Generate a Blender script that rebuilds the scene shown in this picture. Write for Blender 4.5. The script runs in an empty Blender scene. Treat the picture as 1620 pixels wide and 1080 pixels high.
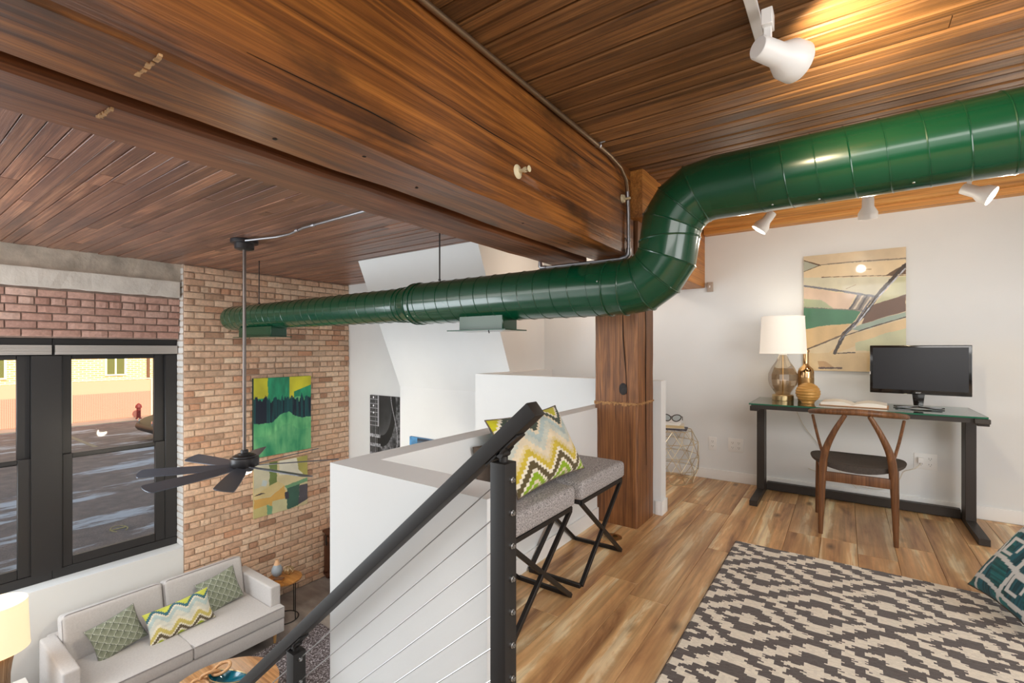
import bpy, bmesh, math, random
import numpy as np
from mathutils import Vector, Matrix
random.seed(7)
rng = np.random.default_rng(7)
SC = bpy.context.scene
COL = SC.collection
R = math.radians

# ------------------------------------------------------------------ camera
cam_d = bpy.data.cameras.new('camera')
cam = bpy.data.objects.new('camera', cam_d)
COL.objects.link(cam)
cam_d.sensor_width = 36.0
cam_d.lens = 743.0 / 1620 * 36
cam_d.shift_y = 12 / 1620
cam_d.clip_start = 0.05
cam_d.clip_end = 300
cam.location = (0, 0, 1.22)
cam.rotation_euler = (R(90), 0, R(35.3))
SC.camera = cam

# ------------------------------------------------------------------ view / world / light
SC.view_settings.view_transform = 'Standard'
SC.view_settings.look = 'None'
SC.view_settings.gamma = 1
SC.view_settings.use_curve_mapping = False
SC.view_settings.exposure = 0.0
w = bpy.data.worlds.new('sky')
SC.world = w
w.use_nodes = True
nt = w.node_tree
bg = nt.nodes['Background']
sk = nt.nodes.new('ShaderNodeTexSky')
sk.sky_type = 'NISHITA'
sk.sun_disc = False
sk.sun_elevation = R(31)
sk.sun_rotation = R(90)
sk.air_density = 1.2
nt.links.new(sk.outputs[0], bg.inputs[0])
bg.inputs[1].default_value = 0.30

def light(name, kind, loc, energy, color=(1, 1, 1), size=None, size_y=None, aim=None, spot=None, blend=0.5, radius=None):
    d = bpy.data.lights.new(name, kind)
    d.energy = energy
    d.color = color
    if kind == 'AREA':
        d.shape = 'RECTANGLE'
        d.size = size
        d.size_y = size_y or size
    if kind == 'SPOT':
        d.spot_size = R(spot)
        d.spot_blend = blend
    if radius is not None:
        d.shadow_soft_size = radius
    o = bpy.data.objects.new(name, d)
    COL.objects.link(o)
    o.location = loc
    if aim is not None:
        o.rotation_euler = (Vector(aim) - Vector(loc)).to_track_quat('-Z', 'Y').to_euler()
    return o

sun = light('sun', 'SUN', (0, 0, 30), 6.5, (1.0, 0.93, 0.80), aim=(-math.cos(R(30.5)), 0.10, 30 - math.sin(R(30.5))))
sun.data.angle = R(0.6)
# added fill lamps, out of view behind and beside the camera
light('loft_back_fill', 'AREA', (1.2, -2.3, 1.5), 26, (1.0, 0.99, 0.98), 3.6, 1.7, aim=(0.3, 4.7, 1.0))  # added soft light from behind; the wall there has no window
light('loft_side_fill', 'AREA', (2.95, 1.3, 1.4), 92, (0.98, 0.99, 1.0), 2.6, 1.8, aim=(-1.2, 3.0, 1.0))  # added light from the right, no opening built
light('loft_top_fill', 'AREA', (1.0, 0.2, 2.36), 88, (1.0, 0.98, 0.95), 2.2, 1.8, aim=(0.9, 0.9, 0))  # added for light from above, no ceiling fitting there
light('living_front_fill', 'AREA', (-5.0, -2.3, 0.4), 46, (0.97, 0.985, 1.0), 3.2, 3.4, aim=(-5.2, 4.7, 0.2))  # added frontal light for the living room; the front wall is blank
light('living_top_fill', 'AREA', (-4.2, -0.2, 2.18), 98, (1.0, 0.98, 0.95), 4.0, 2.6, aim=(-4.3, 1.5, -1.5))  # added overhead light for the living room, no fitting built
light('living_side_fill', 'AREA', (-6.2, -0.9, 0.2), 140, (0.86, 0.94, 1.0), 2.6, 2.2, aim=(-2.0, 2.6, 0.4))  # added lamp that strengthens the daylight from the window side
light('stairwell_fill', 'POINT', (-2.1, 4.1, 2.15), 13, (1.0, 0.84, 0.66), radius=0.08)  # added lamp, hidden by the beams, to brighten the wall behind the parapet

# ------------------------------------------------------------------ helpers
def s2l(c):
    return tuple(((x / 255) / 12.92 if x / 255 <= 0.04045 else (((x / 255) + 0.055) / 1.055) ** 2.4) for x in c)

def s2l_np(a):
    a = np.clip(a / 255.0, 0, 1)
    return np.where(a <= 0.04045, a / 12.92, ((a + 0.055) / 1.055) ** 2.4)

class MB:
    def __init__(s):
        s.v = []
        s.f = []
    def add(s, vs, fs):
        b = len(s.v)
        s.v += [tuple(v) for v in vs]
        s.f += [tuple(b + i for i in f) for f in fs]
        return s
    def box(s, a, b, M=None):
        x0, y0, z0 = a
        x1, y1, z1 = b
        vs = [(x0, y0, z0), (x1, y0, z0), (x1, y1, z0), (x0, y1, z0), (x0, y0, z1), (x1, y0, z1), (x1, y1, z1), (x0, y1, z1)]
        if M is not None:
            vs = [tuple(M @ Vector(v)) for v in vs]
        return s.add(vs, [(0, 3, 2, 1), (4, 5, 6, 7), (0, 1, 5, 4), (1, 2, 6, 5), (2, 3, 7, 6), (3, 0, 4, 7)])
    def beam(s, p, q, w, h, up=(0, 0, 1)):
        p, q, up = Vector(p), Vector(q), Vector(up)
        d = (q - p).normalized()
        sd = d.cross(up)
        if sd.length < 1e-5:
            sd = d.cross(Vector((1, 0, 0)))
        sd.normalize()
        u = sd.cross(d).normalized()
        vs = []
        for c in (p, q):
            for a, b in ((-1, -1), (1, -1), (1, 1), (-1, 1)):
                vs.append(c + sd * a * w / 2 + u * b * h / 2)
        return s.add(vs, [(3, 2, 1, 0), (4, 5, 6, 7), (0, 1, 5, 4), (1, 2, 6, 5), (2, 3, 7, 6), (3, 0, 4, 7)])
    def tube(s, pts, r, n=8, caps=True, closed=False):
        pts = [Vector(p) for p in pts]
        m = len(pts)
        rs = r if isinstance(r, (list, tuple)) else [r] * m
        rings = []
        prev = None
        for i, p in enumerate(pts):
            if closed:
                d = pts[(i + 1) % m] - pts[i - 1]
            else:
                d = pts[min(i + 1, m - 1)] - pts[max(i - 1, 0)]
            if d.length < 1e-9:
                d = Vector((0, 0, 1))
            d.normalize()
            if prev is None:
                a = d.orthogonal().normalized()
            else:
                a = (prev - d * prev.dot(d))
                a = a.normalized() if a.length > 1e-6 else d.orthogonal().normalized()
            prev = a
            b = d.cross(a)
            rings.append([p + (a * math.cos(2 * math.pi * k / n) + b * math.sin(2 * math.pi * k / n)) * rs[i] for k in range(n)])
        vs = [v for rg in rings for v in rg]
        fs = []
        for i in range(m if closed else m - 1):
            j = (i + 1) % m
            for k in range(n):
                k2 = (k + 1) % n
                fs.append((i * n + k, i * n + k2, j * n + k2, j * n + k))
        if caps and not closed:
            fs.append(tuple(reversed(range(n))))
            fs.append(tuple((m - 1) * n + k for k in range(n)))
        return s.add(vs, fs)
    def lathe(s, prof, c=(0, 0, 0), n=24, axis='z', M=None):
        vs = []
        for r, z in prof:
            for k in range(n):
                a = 2 * math.pi * k / n
                v = Vector((r * math.cos(a), r * math.sin(a), z))
                if M is not None:
                    v = M @ v
                vs.append(v + Vector(c))
        fs = []
        for i in range(len(prof) - 1):
            for k in range(n):
                k2 = (k + 1) % n
                fs.append((i * n + k, i * n + k2, (i + 1) * n + k2, (i + 1) * n + k))
        if prof[0][0] > 1e-6:
            fs.append(tuple(reversed(range(n))))
        if prof[-1][0] > 1e-6:
            fs.append(tuple((len(prof) - 1) * n + k for k in range(n)))
        return s.add(vs, fs)
    def prism(s, poly, ax, a, b):
        """poly in the plane across axis ax, extruded from a to b"""
        n = len(poly)
        def mk(p, t):
            if ax == 'x': return (t, p[0], p[1])
            if ax == 'y': return (p[0], t, p[1])
            return (p[0], p[1], t)
        vs = [mk(p, a) for p in poly] + [mk(p, b) for p in poly]
        fs = [tuple(range(n)), tuple(reversed(range(n, 2 * n)))]
        for i in range(n):
            j = (i + 1) % n
            fs.append((i, n + i, n + j, j))
        return s.add(vs, fs)
    def mesh(s, name, smooth=False, bevel=0, seg=2, fix=True):
        me = bpy.data.meshes.new(name)
        me.from_pydata(s.v, [], s.f)
        bm = bmesh.new()
        bm.from_mesh(me)
        if fix:
            bmesh.ops.recalc_face_normals(bm, faces=bm.faces)
        if bevel:
            es = [e for e in bm.edges if len(e.link_faces) == 2 and e.calc_face_angle(0) > 0.5]
            bmesh.ops.bevel(bm, geom=es, offset=bevel, segments=seg, profile=0.6, affect='EDGES', clamp_overlap=True)
        bm.to_mesh(me)
        bm.free()
        if smooth or bevel:
            me.polygons.foreach_set('use_smooth', [True] * len(me.polygons))
            if hasattr(me, 'set_sharp_from_angle'):
                me.set_sharp_from_angle(angle=R(38))
        me.update()
        return me

def obj(name, me, m, parent=None, loc=None):
    if isinstance(me, MB):
        me = me.mesh(name)
    o = bpy.data.objects.new(name, me)
    COL.objects.link(o)
    if m is not None and not me.materials:
        me.materials.append(m)
    if parent is not None:
        o.parent = parent
    if loc is not None:
        o.location = loc
    return o

def thing(name, label, cat, loc=(0, 0, 0), rz=0, group=None):
    o = bpy.data.objects.new(name, None)
    o.empty_display_size = 0.05
    COL.objects.link(o)
    o.location = loc
    o.rotation_euler = (0, 0, rz)
    o['label'] = label
    o['category'] = cat
    if group: o['group'] = group
    return o

def tag(o, label, cat, group=None):
    o['label'] = label
    o['category'] = cat
    if group: o['group'] = group
    return o

def struct(name, mb, m, parent=None, label=None, **k):
    o = obj(name, mb.mesh(name, **k) if isinstance(mb, MB) else mb, m, parent)
    if parent is None:
        o['kind'] = 'structure'
        if label: o['label'] = label
    return o

def dup(root, loc, rz=0, label=None):
    r = root.copy()
    COL.objects.link(r)
    r.location = loc
    r.rotation_euler = (0, 0, rz)
    if label: r['label'] = label
    for ch in list(root.children):
        c = ch.copy()
        COL.objects.link(c)
        c.parent = r
        for g in list(ch.children):
            d = g.copy()
            COL.objects.link(d)
            d.parent = c
    return r

# ------------------------------------------------------------------ materials
def nmat(name):
    m = bpy.data.materials.new(name)
    m.use_nodes = True
    return m, m.node_tree, m.node_tree.nodes['Principled BSDF']

def N(nt, t, **k):
    n = nt.nodes.new(t)
    for a, b in k.items():
        setattr(n, a, b)
    return n

def mat(name, c, rough=0.5, metal=0.0, noise=0.0, nscale=20, bump=0.0, bscale=60, emit=None, estr=1.0, coat=0, spec=None, stretch=None):
    m, nt, b = nmat(name)
    col = s2l(c) + (1,)
    b.inputs['Base Color'].default_value = col
    b.inputs['Roughness'].default_value = rough
    b.inputs['Metallic'].default_value = metal
    if coat:
        b.inputs['Coat Weight'].default_value = coat
        b.inputs['Coat Roughness'].default_value = 0.08
    if spec is not None:
        b.inputs['Specular IOR Level'].default_value = spec
    if emit:
        b.inputs['Emission Color'].default_value = s2l(emit) + (1,)
        b.inputs['Emission Strength'].default_value = estr
    if noise or bump:
        tc = N(nt, 'ShaderNodeTexCoord')
        src = tc.outputs['Object']
        if stretch:
            mp = N(nt, 'ShaderNodeMapping')
            mp.inputs['Scale'].default_value = stretch
            nt.links.new(src, mp.inputs[0])
            src = mp.outputs[0]
    if noise:
        n = N(nt, 'ShaderNodeTexNoise')
        n.inputs['Scale'].default_value = nscale
        n.inputs['Detail'].default_value = 5
        nt.links.new(src, n.inputs['Vector'])
        r = N(nt, 'ShaderNodeValToRGB')
        r.color_ramp.elements[0].position = 0.3
        r.color_ramp.elements[1].position = 0.7
        r.color_ramp.elements[0].color = tuple(x * (1 - noise) for x in col[:3]) + (1,)
        r.color_ramp.elements[1].color = tuple(min(1, x * (1 + noise)) for x in col[:3]) + (1,)
        nt.links.new(n.outputs[0], r.inputs[0])
        nt.links.new(r.outputs[0], b.inputs['Base Color'])
    if bump:
        n2 = N(nt, 'ShaderNodeTexNoise')
        n2.inputs['Scale'].default_value = bscale
        n2.inputs['Detail'].default_value = 6
        nt.links.new(src, n2.inputs['Vector'])
        bp = N(nt, 'ShaderNodeBump')
        bp.inputs['Strength'].default_value = bump
        bp.inputs['Distance'].default_value = 0.01
        nt.links.new(n2.outputs[0], bp.inputs['Height'])
        nt.links.new(bp.outputs[0], b.inputs['Normal'])
    return m

def ramp(nt, stops):
    r = N(nt, 'ShaderNodeValToRGB')
    cr = r.color_ramp
    while len(cr.elements) < len(stops):
        cr.elements.new(0.5)
    for e, (p, c) in zip(cr.elements, stops):
        e.position = p
        e.color = s2l(c) + (1,)
    return r

def mixc(nt, fac, a, b, mode='MIX'):
    m = N(nt, 'ShaderNodeMix', data_type='RGBA', blend_type=mode)
    for sock, v in ((m.inputs[0], fac), (m.inputs[6], a), (m.inputs[7], b)):
        if hasattr(v, 'links') or isinstance(v, bpy.types.NodeSocket):
            nt.links.new(v, sock)
        elif isinstance(v, tuple):
            sock.default_value = v + (1,) if len(v) == 3 else v
        else:
            sock.default_value = v
    return m.outputs[2]

def wood(name, stops, axis='y', grain=22, along=0.9, rough=0.45, bump=0.25, stain=None, stain_amt=0.5, stain_scale=2.0,
         rnd=0.0, knots=0.0, warp=1.2, stain_lo=0.45, stain_hi=0.65, tint=None, white=0.0, rings=0.0, coat=0.0):
    m, nt, b = nmat(name)
    tc = N(nt, 'ShaderNodeTexCoord')
    oi = N(nt, 'ShaderNodeObjectInfo')
    mul = N(nt, 'ShaderNodeMath', operation='MULTIPLY')
    mul.inputs[1].default_value = 61.7
    nt.links.new(oi.outputs['Random'], mul.inputs[0])
    comb = N(nt, 'ShaderNodeCombineXYZ')
    for i in range(3):
        nt.links.new(mul.outputs[0], comb.inputs[i])
    add = N(nt, 'ShaderNodeVectorMath', operation='ADD')
    nt.links.new(tc.outputs['Object'], add.inputs[0])
    nt.links.new(comb.outputs[0], add.inputs[1])
    P = add.outputs[0]
    def mp(sc):
        k = N(nt, 'ShaderNodeMapping')
        k.inputs['Scale'].default_value = sc
        nt.links.new(P, k.inputs[0])
        return k.outputs[0]
    def ax(a, g):
        return {'x': (a, g, g), 'y': (g, a, g), 'z': (g, g, a)}[axis]
    n1 = N(nt, 'ShaderNodeTexNoise')
    n1.inputs['Scale'].default_value = 1
    n1.inputs['Detail'].default_value = 7
    n1.inputs['Roughness'].default_value = 0.62
    n1.inputs['Distortion'].default_value = warp
    nt.links.new(mp(ax(along, grain)), n1.inputs['Vector'])
    fac = n1.outputs[0]
    if rings:
        wv = N(nt, 'ShaderNodeTexWave', wave_type='RINGS', rings_direction={'x': 'X', 'y': 'Y', 'z': 'Z'}[axis])
        wv.inputs['Scale'].default_value = 1.0
        wv.inputs['Distortion'].default_value = 5
        wv.inputs['Detail'].default_value = 3
        wv.inputs['Detail Scale'].default_value = 1.2
        nt.links.new(mp(ax(along * 0.6, grain * 0.35)), wv.inputs['Vector'])
        mx = N(nt, 'ShaderNodeMix', data_type='FLOAT')
        mx.inputs[0].default_value = rings
        nt.links.new(fac, mx.inputs[2])
        nt.links.new(wv.outputs['Fac'], mx.inputs[3])
        fac = mx.outputs[0]
    rp = ramp(nt, stops)
    nt.links.new(fac, rp.inputs[0])
    c = rp.outputs[0]
    # fine dark fibres
    n3 = N(nt, 'ShaderNodeTexNoise')
    n3.inputs['Scale'].default_value = 1
    n3.inputs['Detail'].default_value = 3
    nt.links.new(mp(ax(along * 2.5, grain * 7)), n3.inputs['Vector'])
    r3 = N(nt, 'ShaderNodeMapRange')
    r3.inputs[1].default_value = 0.35; r3.inputs[2].default_value = 0.62
    r3.inputs[3].default_value = 0.72; r3.inputs[4].default_value = 1.08
    nt.links.new(n3.outputs[0], r3.inputs[0])
    c = mixc(nt, 1.0, c, r3.outputs[0], 'MULTIPLY')
    if stain:
        n2 = N(nt, 'ShaderNodeTexNoise')
        n2.inputs['Scale'].default_value = stain_scale
        n2.inputs['Detail'].default_value = 6
        n2.inputs['Roughness'].default_value = 0.6
        nt.links.new(mp(ax(0.45, 1.3)), n2.inputs['Vector'])
        r2 = N(nt, 'ShaderNodeMapRange')
        r2.inputs[1].default_value = stain_lo; r2.inputs[2].default_value = stain_hi
        r2.inputs[3].default_value = 0; r2.inputs[4].default_value = stain_amt
        nt.links.new(n2.outputs[0], r2.inputs[0])
        c = mixc(nt, r2.outputs[0], c, s2l(stain))
    if knots:
        vo = N(nt, 'ShaderNodeTexVoronoi')
        vo.inputs['Scale'].default_value = 1
        nt.links.new(mp(ax(2.2, 5.5)), vo.inputs['Vector'])
        rk = N(nt, 'ShaderNodeMapRange')
        rk.inputs[1].default_value = 0.03; rk.inputs[2].default_value = 0.16
        rk.inputs[3].default_value = knots; rk.inputs[4].default_value = 0
        nt.links.new(vo.outputs['Distance'], rk.inputs[0])
        c = mixc(nt, rk.outputs[0], c, s2l((52, 32, 18)))
    if white:
        nw = N(nt, 'ShaderNodeTexNoise')
        nw.inputs['Scale'].default_value = 1
        nw.inputs['Detail'].default_value = 8
        nw.inputs['Roughness'].default_value = 0.7
        nt.links.new(mp(ax(1.6, 9)), nw.inputs['Vector'])
        rw = N(nt, 'ShaderNodeMapRange')
        rw.inputs[1].default_value = 0.64; rw.inputs[2].default_value = 0.75
        rw.inputs[3].default_value = 0; rw.inputs[4].default_value = white
        nt.links.new(nw.outputs[0], rw.inputs[0])
        c = mixc(nt, rw.outputs[0], c, s2l((176, 172, 172)))
    if rnd:
        h = N(nt, 'ShaderNodeMapRange')
        h.inputs[3].default_value = 1 - rnd; h.inputs[4].default_value = 1 + rnd
        nt.links.new(oi.outputs['Random'], h.inputs[0])
        c = mixc(nt, 1.0, c, h.outputs[0], 'MULTIPLY')
        if tint:
            m2 = N(nt, 'ShaderNodeMath', operation='MULTIPLY')
            m2.inputs[1].default_value = 7.31
            fr = N(nt, 'ShaderNodeMath', operation='FRACT')
            nt.links.new(oi.outputs['Random'], m2.inputs[0])
            nt.links.new(m2.outputs[0], fr.inputs[0])
            m3 = N(nt, 'ShaderNodeMath', operation='MULTIPLY')
            m3.inputs[1].default_value = 0.5
            nt.links.new(fr.outputs[0], m3.inputs[0])
            c = mixc(nt, m3.outputs[0], c, s2l(tint))
    nt.links.new(c, b.inputs['Base Color'])
    b.inputs['Roughness'].default_value = rough
    if coat:
        b.inputs['Coat Weight'].default_value = coat
        b.inputs['Coat Roughness'].default_value = 0.25
    bp = N(nt, 'ShaderNodeBump')
    bp.inputs['Strength'].default_value = bump
    bp.inputs['Distance'].default_value = 0.006
    nt.links.new(fac, bp.inputs['Height'])
    nt.links.new(bp.outputs[0], b.inputs['Normal'])
    return m

def brickmat(name, stops, bump=0.5, pale=0.0):
    m, nt, b = nmat(name)
    oi = N(nt, 'ShaderNodeObjectInfo')
    tc = N(nt, 'ShaderNodeTexCoord')
    at = N(nt, 'ShaderNodeAttribute', attribute_name='tone')
    # a part carries its tone through Object Info, a joined brick through its attribute
    addm = N(nt, 'ShaderNodeMath', operation='ADD')
    nt.links.new(oi.outputs['Random'], addm.inputs[0])
    nt.links.new(at.outputs['Fac'], addm.inputs[1])
    fr = N(nt, 'ShaderNodeMath', operation='FRACT')
    nt.links.new(addm.outputs[0], fr.inputs[0])
    rp = ramp(nt, stops)
    nt.links.new(fr.outputs[0], rp.inputs[0])
    vs = N(nt, 'ShaderNodeVectorMath', operation='SCALE')
    cb = N(nt, 'ShaderNodeCombineXYZ')
    for i in range(3):
        nt.links.new(oi.outputs['Random'], cb.inputs[i])
    nt.links.new(cb.outputs[0], vs.inputs[0])
    vs.inputs['Scale'].default_value = 40
    ad = N(nt, 'ShaderNodeVectorMath', operation='ADD')
    nt.links.new(tc.outputs['Object'], ad.inputs[0])
    nt.links.new(vs.outputs[0], ad.inputs[1])
    n = N(nt, 'ShaderNodeTexNoise')
    n.inputs['Scale'].default_value = 26
    n.inputs['Detail'].default_value = 7
    n.inputs['Roughness'].default_value = 0.7
    nt.links.new(ad.outputs[0], n.inputs['Vector'])
    mr = N(nt, 'ShaderNodeMapRange')
    mr.inputs[1].default_value = 0.3; mr.inputs[2].default_value = 0.7
    mr.inputs[3].default_value = 0.76; mr.inputs[4].default_value = 1.18
    nt.links.new(n.outputs[0], mr.inputs[0])
    c = mixc(nt, 1.0, rp.outputs[0], mr.outputs[0], 'MULTIPLY')
    if pale:
        c = mixc(nt, pale, c, s2l((226, 222, 216)))
    nt.links.new(c, b.inputs['Base Color'])
    b.inputs['Roughness'].default_value = 0.9
    bp = N(nt, 'ShaderNodeBump')
    bp.inputs['Strength'].default_value = bump
    bp.inputs['Distance'].default_value = 0.008
    nt.links.new(n.outputs[0], bp.inputs['Height'])
    nt.links.new(bp.outputs[0], b.inputs['Normal'])
    return m

def printed(name, rough=0.6, coat=0.0, bump=0.0, bscale=300, sheen=0.0):
    m, nt, b = nmat(name)
    a = N(nt, 'ShaderNodeAttribute', attribute_name='Col')
    nt.links.new(a.outputs['Color'], b.inputs['Base Color'])
    b.inputs['Roughness'].default_value = rough
    if coat:
        b.inputs['Coat Weight'].default_value = coat
        b.inputs['Coat Roughness'].default_value = 0.05
    if sheen:
        b.inputs['Sheen Weight'].default_value = sheen
    if bump:
        tc = N(nt, 'ShaderNodeTexCoord')
        n2 = N(nt, 'ShaderNodeTexNoise')
        n2.inputs['Scale'].default_value = bscale
        n2.inputs['Detail'].default_value = 3
        nt.links.new(tc.outputs['Object'], n2.inputs['Vector'])
        bp = N(nt, 'ShaderNodeBump')
        bp.inputs['Strength'].default_value = bump
        bp.inputs['Distance'].default_value = 0.004
        nt.links.new(n2.outputs[0], bp.inputs['Height'])
        nt.links.new(bp.outputs[0], b.inputs['Normal'])
    return m

def glassmat(name, c=(255, 255, 255), refl=0.12, rough=0.0, alpha=0.9):
    m = bpy.data.materials.new(name)
    m.use_nodes = True
    nt = m.node_tree
    nt.nodes.clear()
    out = N(nt, 'ShaderNodeOutputMaterial')
    tr = N(nt, 'ShaderNodeBsdfTransparent')
    tr.inputs[0].default_value = s2l(c) + (1,)
    gl = N(nt, 'ShaderNodeBsdfGlossy')
    gl.inputs['Roughness'].default_value = rough
    lw = N(nt, 'ShaderNodeLayerWeight')
    lw.inputs[0].default_value = 0.25
    mr = N(nt, 'ShaderNodeMapRange')
    mr.inputs[3].default_value = refl * 0.5
    mr.inputs[4].default_value = min(1, refl * 4)
    nt.links.new(lw.outputs['Facing'], mr.inputs[0])
    mx = N(nt, 'ShaderNodeMixShader')
    nt.links.new(mr.outputs[0], mx.inputs[0])
    nt.links.new(tr.outputs[0], mx.inputs[1])
    nt.links.new(gl.outputs[0], mx.inputs[2])
    nt.links.new(mx.outputs[0], out.inputs[0])
    return m

M = {}
M['white'] = mat('white_wall_paint', (232, 234, 234), 0.85, noise=0.015, nscale=3, bump=0.03, bscale=160)
M['trimwhite'] = mat('white_trim_paint', (244, 244, 242), 0.5)
M['beam'] = wood('old_timber_along_y', [(0.28, (58, 32, 16)), (0.43, (112, 66, 30)), (0.55, (150, 92, 40)), (0.72, (184, 118, 52))], 'y', 26, 0.8, 0.42, 0.5, stain=(44, 28, 18), stain_amt=0.72, stain_scale=3.4, stain_lo=0.52, stain_hi=0.66, warp=0.7, white=0.25, coat=0.15)
M['beam2'] = wood('old_timber_far', [(0.28, (78, 46, 30)), (0.45, (126, 78, 48)), (0.7, (160, 104, 66))], 'y', 26, 0.8, 0.5, 0.4, stain=(70, 44, 30), stain_amt=0.6, white=0.5, warp=0.7)
M['timberx'] = wood('timber_along_x', [(0.3, (168, 112, 56)), (0.5, (212, 150, 78)), (0.7, (232, 176, 100))], 'x', 22, 0.6, 0.5, 0.35)  # lightened: the ledger's glow from below is put into the colour
M['beamlit'] = wood('lit_beam_timber', [(0.3, (150, 92, 38)), (0.5, (190, 124, 54)), (0.7, (212, 148, 72))], 'y', 20, 0.6, 0.5, 0.35, knots=0.3)  # paler copy of the beam timber, warm lamplight put into its colour
M['post'] = wood('old_timber_upright', [(0.28, (72, 44, 22)), (0.45, (126, 80, 44)), (0.6, (152, 100, 56)), (0.75, (178, 124, 72))], 'z', 20, 0.7, 0.5, 0.5, stain=(60, 32, 20), stain_amt=0.7, knots=0.35, warp=2.2)
M['boardR'] = wood('ceiling_board_brown', [(0.3, (86, 58, 34)), (0.48, (142, 99, 58)), (0.62, (170, 120, 70)), (0.76, (194, 142, 86))], 'x', 42, 0.8, 0.55, 0.6, stain=(48, 30, 20), stain_amt=0.6, rnd=0.26, knots=0.3)
M['boardL'] = wood('ceiling_board_russet', [(0.3, (92, 62, 50)), (0.46, (144, 98, 76)), (0.60, (178, 126, 96)), (0.74, (206, 156, 122))], 'x', 34, 0.8, 0.36, 0.5, stain=(66, 50, 48), stain_amt=0.65, rnd=0.34, tint=(112, 84, 76), knots=0.2, white=0.6, coat=0.1)
M['gap'] = mat('dark_joint', (26, 18, 12), 0.95)
M['floor'] = wood('hickory_plank', [(0.28, (150, 106, 70)), (0.38, (198, 150, 102)), (0.50, (222, 176, 122)), (0.58, (230, 188, 134)), (0.64, (250, 226, 182))], 'y', 6.5, 0.7, 0.36, 0.08, stain=(170, 124, 82), stain_amt=0.45, stain_scale=3.0, rnd=0.10, knots=0.7, warp=1.8, rings=0.22)
M['brickL'] = brickmat('common_brick', [(0.0, (176, 134, 108)), (0.10, (226, 190, 162)), (0.3, (236, 206, 178)), (0.5, (216, 178, 150)), (0.66, (230, 192, 160)), (0.8, (208, 156, 124)), (0.9, (240, 214, 186)), (1.0, (170, 128, 102))])
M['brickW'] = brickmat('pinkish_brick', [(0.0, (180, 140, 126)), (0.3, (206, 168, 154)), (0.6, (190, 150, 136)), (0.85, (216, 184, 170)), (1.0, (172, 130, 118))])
M['brickP'] = brickmat('white_painted_brick', [(0.0, (196, 192, 186)), (0.5, (222, 220, 216)), (1.0, (176, 168, 160))], pale=0.35)
M['mortar'] = mat('grey_mortar', (184, 164, 146), 0.95, noise=0.18, nscale=14, bump=0.5, bscale=90)
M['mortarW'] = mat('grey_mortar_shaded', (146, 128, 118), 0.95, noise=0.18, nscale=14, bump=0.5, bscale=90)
M['concrete'] = mat('weathered_concrete', (196, 186, 172), 0.9, noise=0.24, nscale=6, bump=0.5, bscale=30)
M['concrete2'] = mat('pale_concrete', (226, 221, 212), 0.9, noise=0.10, nscale=5, bump=0.4, bscale=30)
M['black'] = mat('black_window_frame', (38, 36, 36), 0.45)
M['rail'] = mat('black_powder_coat', (27, 24, 23), 0.5, bump=0.05, bscale=600)
M['steel'] = mat('brushed_steel', (190, 190, 190), 0.28, 1.0)
M['galv'] = mat('galvanised_conduit', (168, 168, 172), 0.35, 0.9)
M['galvold'] = mat('tarnished_conduit', (150, 128, 104), 0.4, 0.85)
M['green'] = mat('green_duct_paint', (5, 66, 41), 0.26, 0.0, coat=0.5)
M['greenL'] = M['green']
M['whiteplastic'] = mat('white_plastic', (240, 240, 238), 0.35)
M['cream'] = mat('cream_enamel', (226, 214, 178), 0.4)
M['fan'] = mat('dark_bronze', (52, 50, 52), 0.35, 0.3)
M['fanblade'] = mat('grey_blue_blade', (84, 88, 98), 0.36, 0.2)
M['walnut'] = wood('walnut', [(0.3, (88, 56, 34)), (0.5, (118, 78, 48)), (0.7, (146, 100, 64))], 'z', 40, 1.2, 0.4, 0.08)
M['seatfab'] = mat('dark_grey_weave', (74, 66, 60), 0.8, noise=0.2, nscale=120, bump=0.3, bscale=400)
M['greyfab'] = mat('grey_tweed', (168, 163, 162), 0.95, noise=0.62, nscale=150, bump=0.6, bscale=220, stretch=(1, 1, 1))
M['sofa'] = mat('pale_grey_upholstery', (206, 202, 200), 0.95, noise=0.05, nscale=60, bump=0.15, bscale=300)
M['piping'] = mat('grey_piping', (150, 146, 146), 0.9)
M['deskmetal'] = mat('charcoal_desk_metal', (52, 45, 40), 0.5)
M['brass'] = mat('brass', (198, 174, 130), 0.32, 1.0)
M['gold'] = mat('gold_mirror', (196, 160, 116), 0.14, 1.0)
M['goldtan'] = mat('ribbed_golden_ceramic', (206, 156, 84), 0.35, 0.25, noise=0.15, nscale=8)
M['wire'] = mat('champagne_wire', (206, 190, 158), 0.35, 0.8)
M['paper'] = mat('book_paper', (244, 240, 230), 0.9)
M['tan'] = mat('tan_cover', (196, 150, 112), 0.8)
M['blackgloss'] = mat('black_gloss_plastic', (22, 20, 20), 0.12, coat=0.4)
M['screen'] = mat('dark_screen', (34, 35, 40), 0.22, spec=0.6)
M['shade'] = mat('white_lamp_shade', (250, 246, 238), 0.9, emit=(255, 244, 226), estr=0.30)
M['shadewarm'] = mat('cream_lamp_shade', (248, 232, 200), 0.9, emit=(255, 226, 178), estr=0.55)
M['bulb'] = mat('lit_bulb', (255, 255, 255), 0.5, emit=(255, 246, 228), estr=14)
M['bulboff'] = mat('frosted_bulb', (220, 214, 200), 0.3)
M['rustic'] = wood('rustic_wood', [(0.3, (86, 66, 50)), (0.5, (140, 112, 86)), (0.7, (176, 150, 120))], 'z', 16, 0.7, 0.8, 0.8)
M['tabletop'] = wood('warm_table_wood', [(0.3, (156, 100, 56)), (0.5, (196, 144, 94)), (0.7, (222, 180, 132))], 'x', 12, 1.0, 0.4, 0.1, stain=(226, 208, 190), stain_amt=0.55)
M['legwood'] = mat('natural_beech', (214, 166, 104), 0.5)
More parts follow.
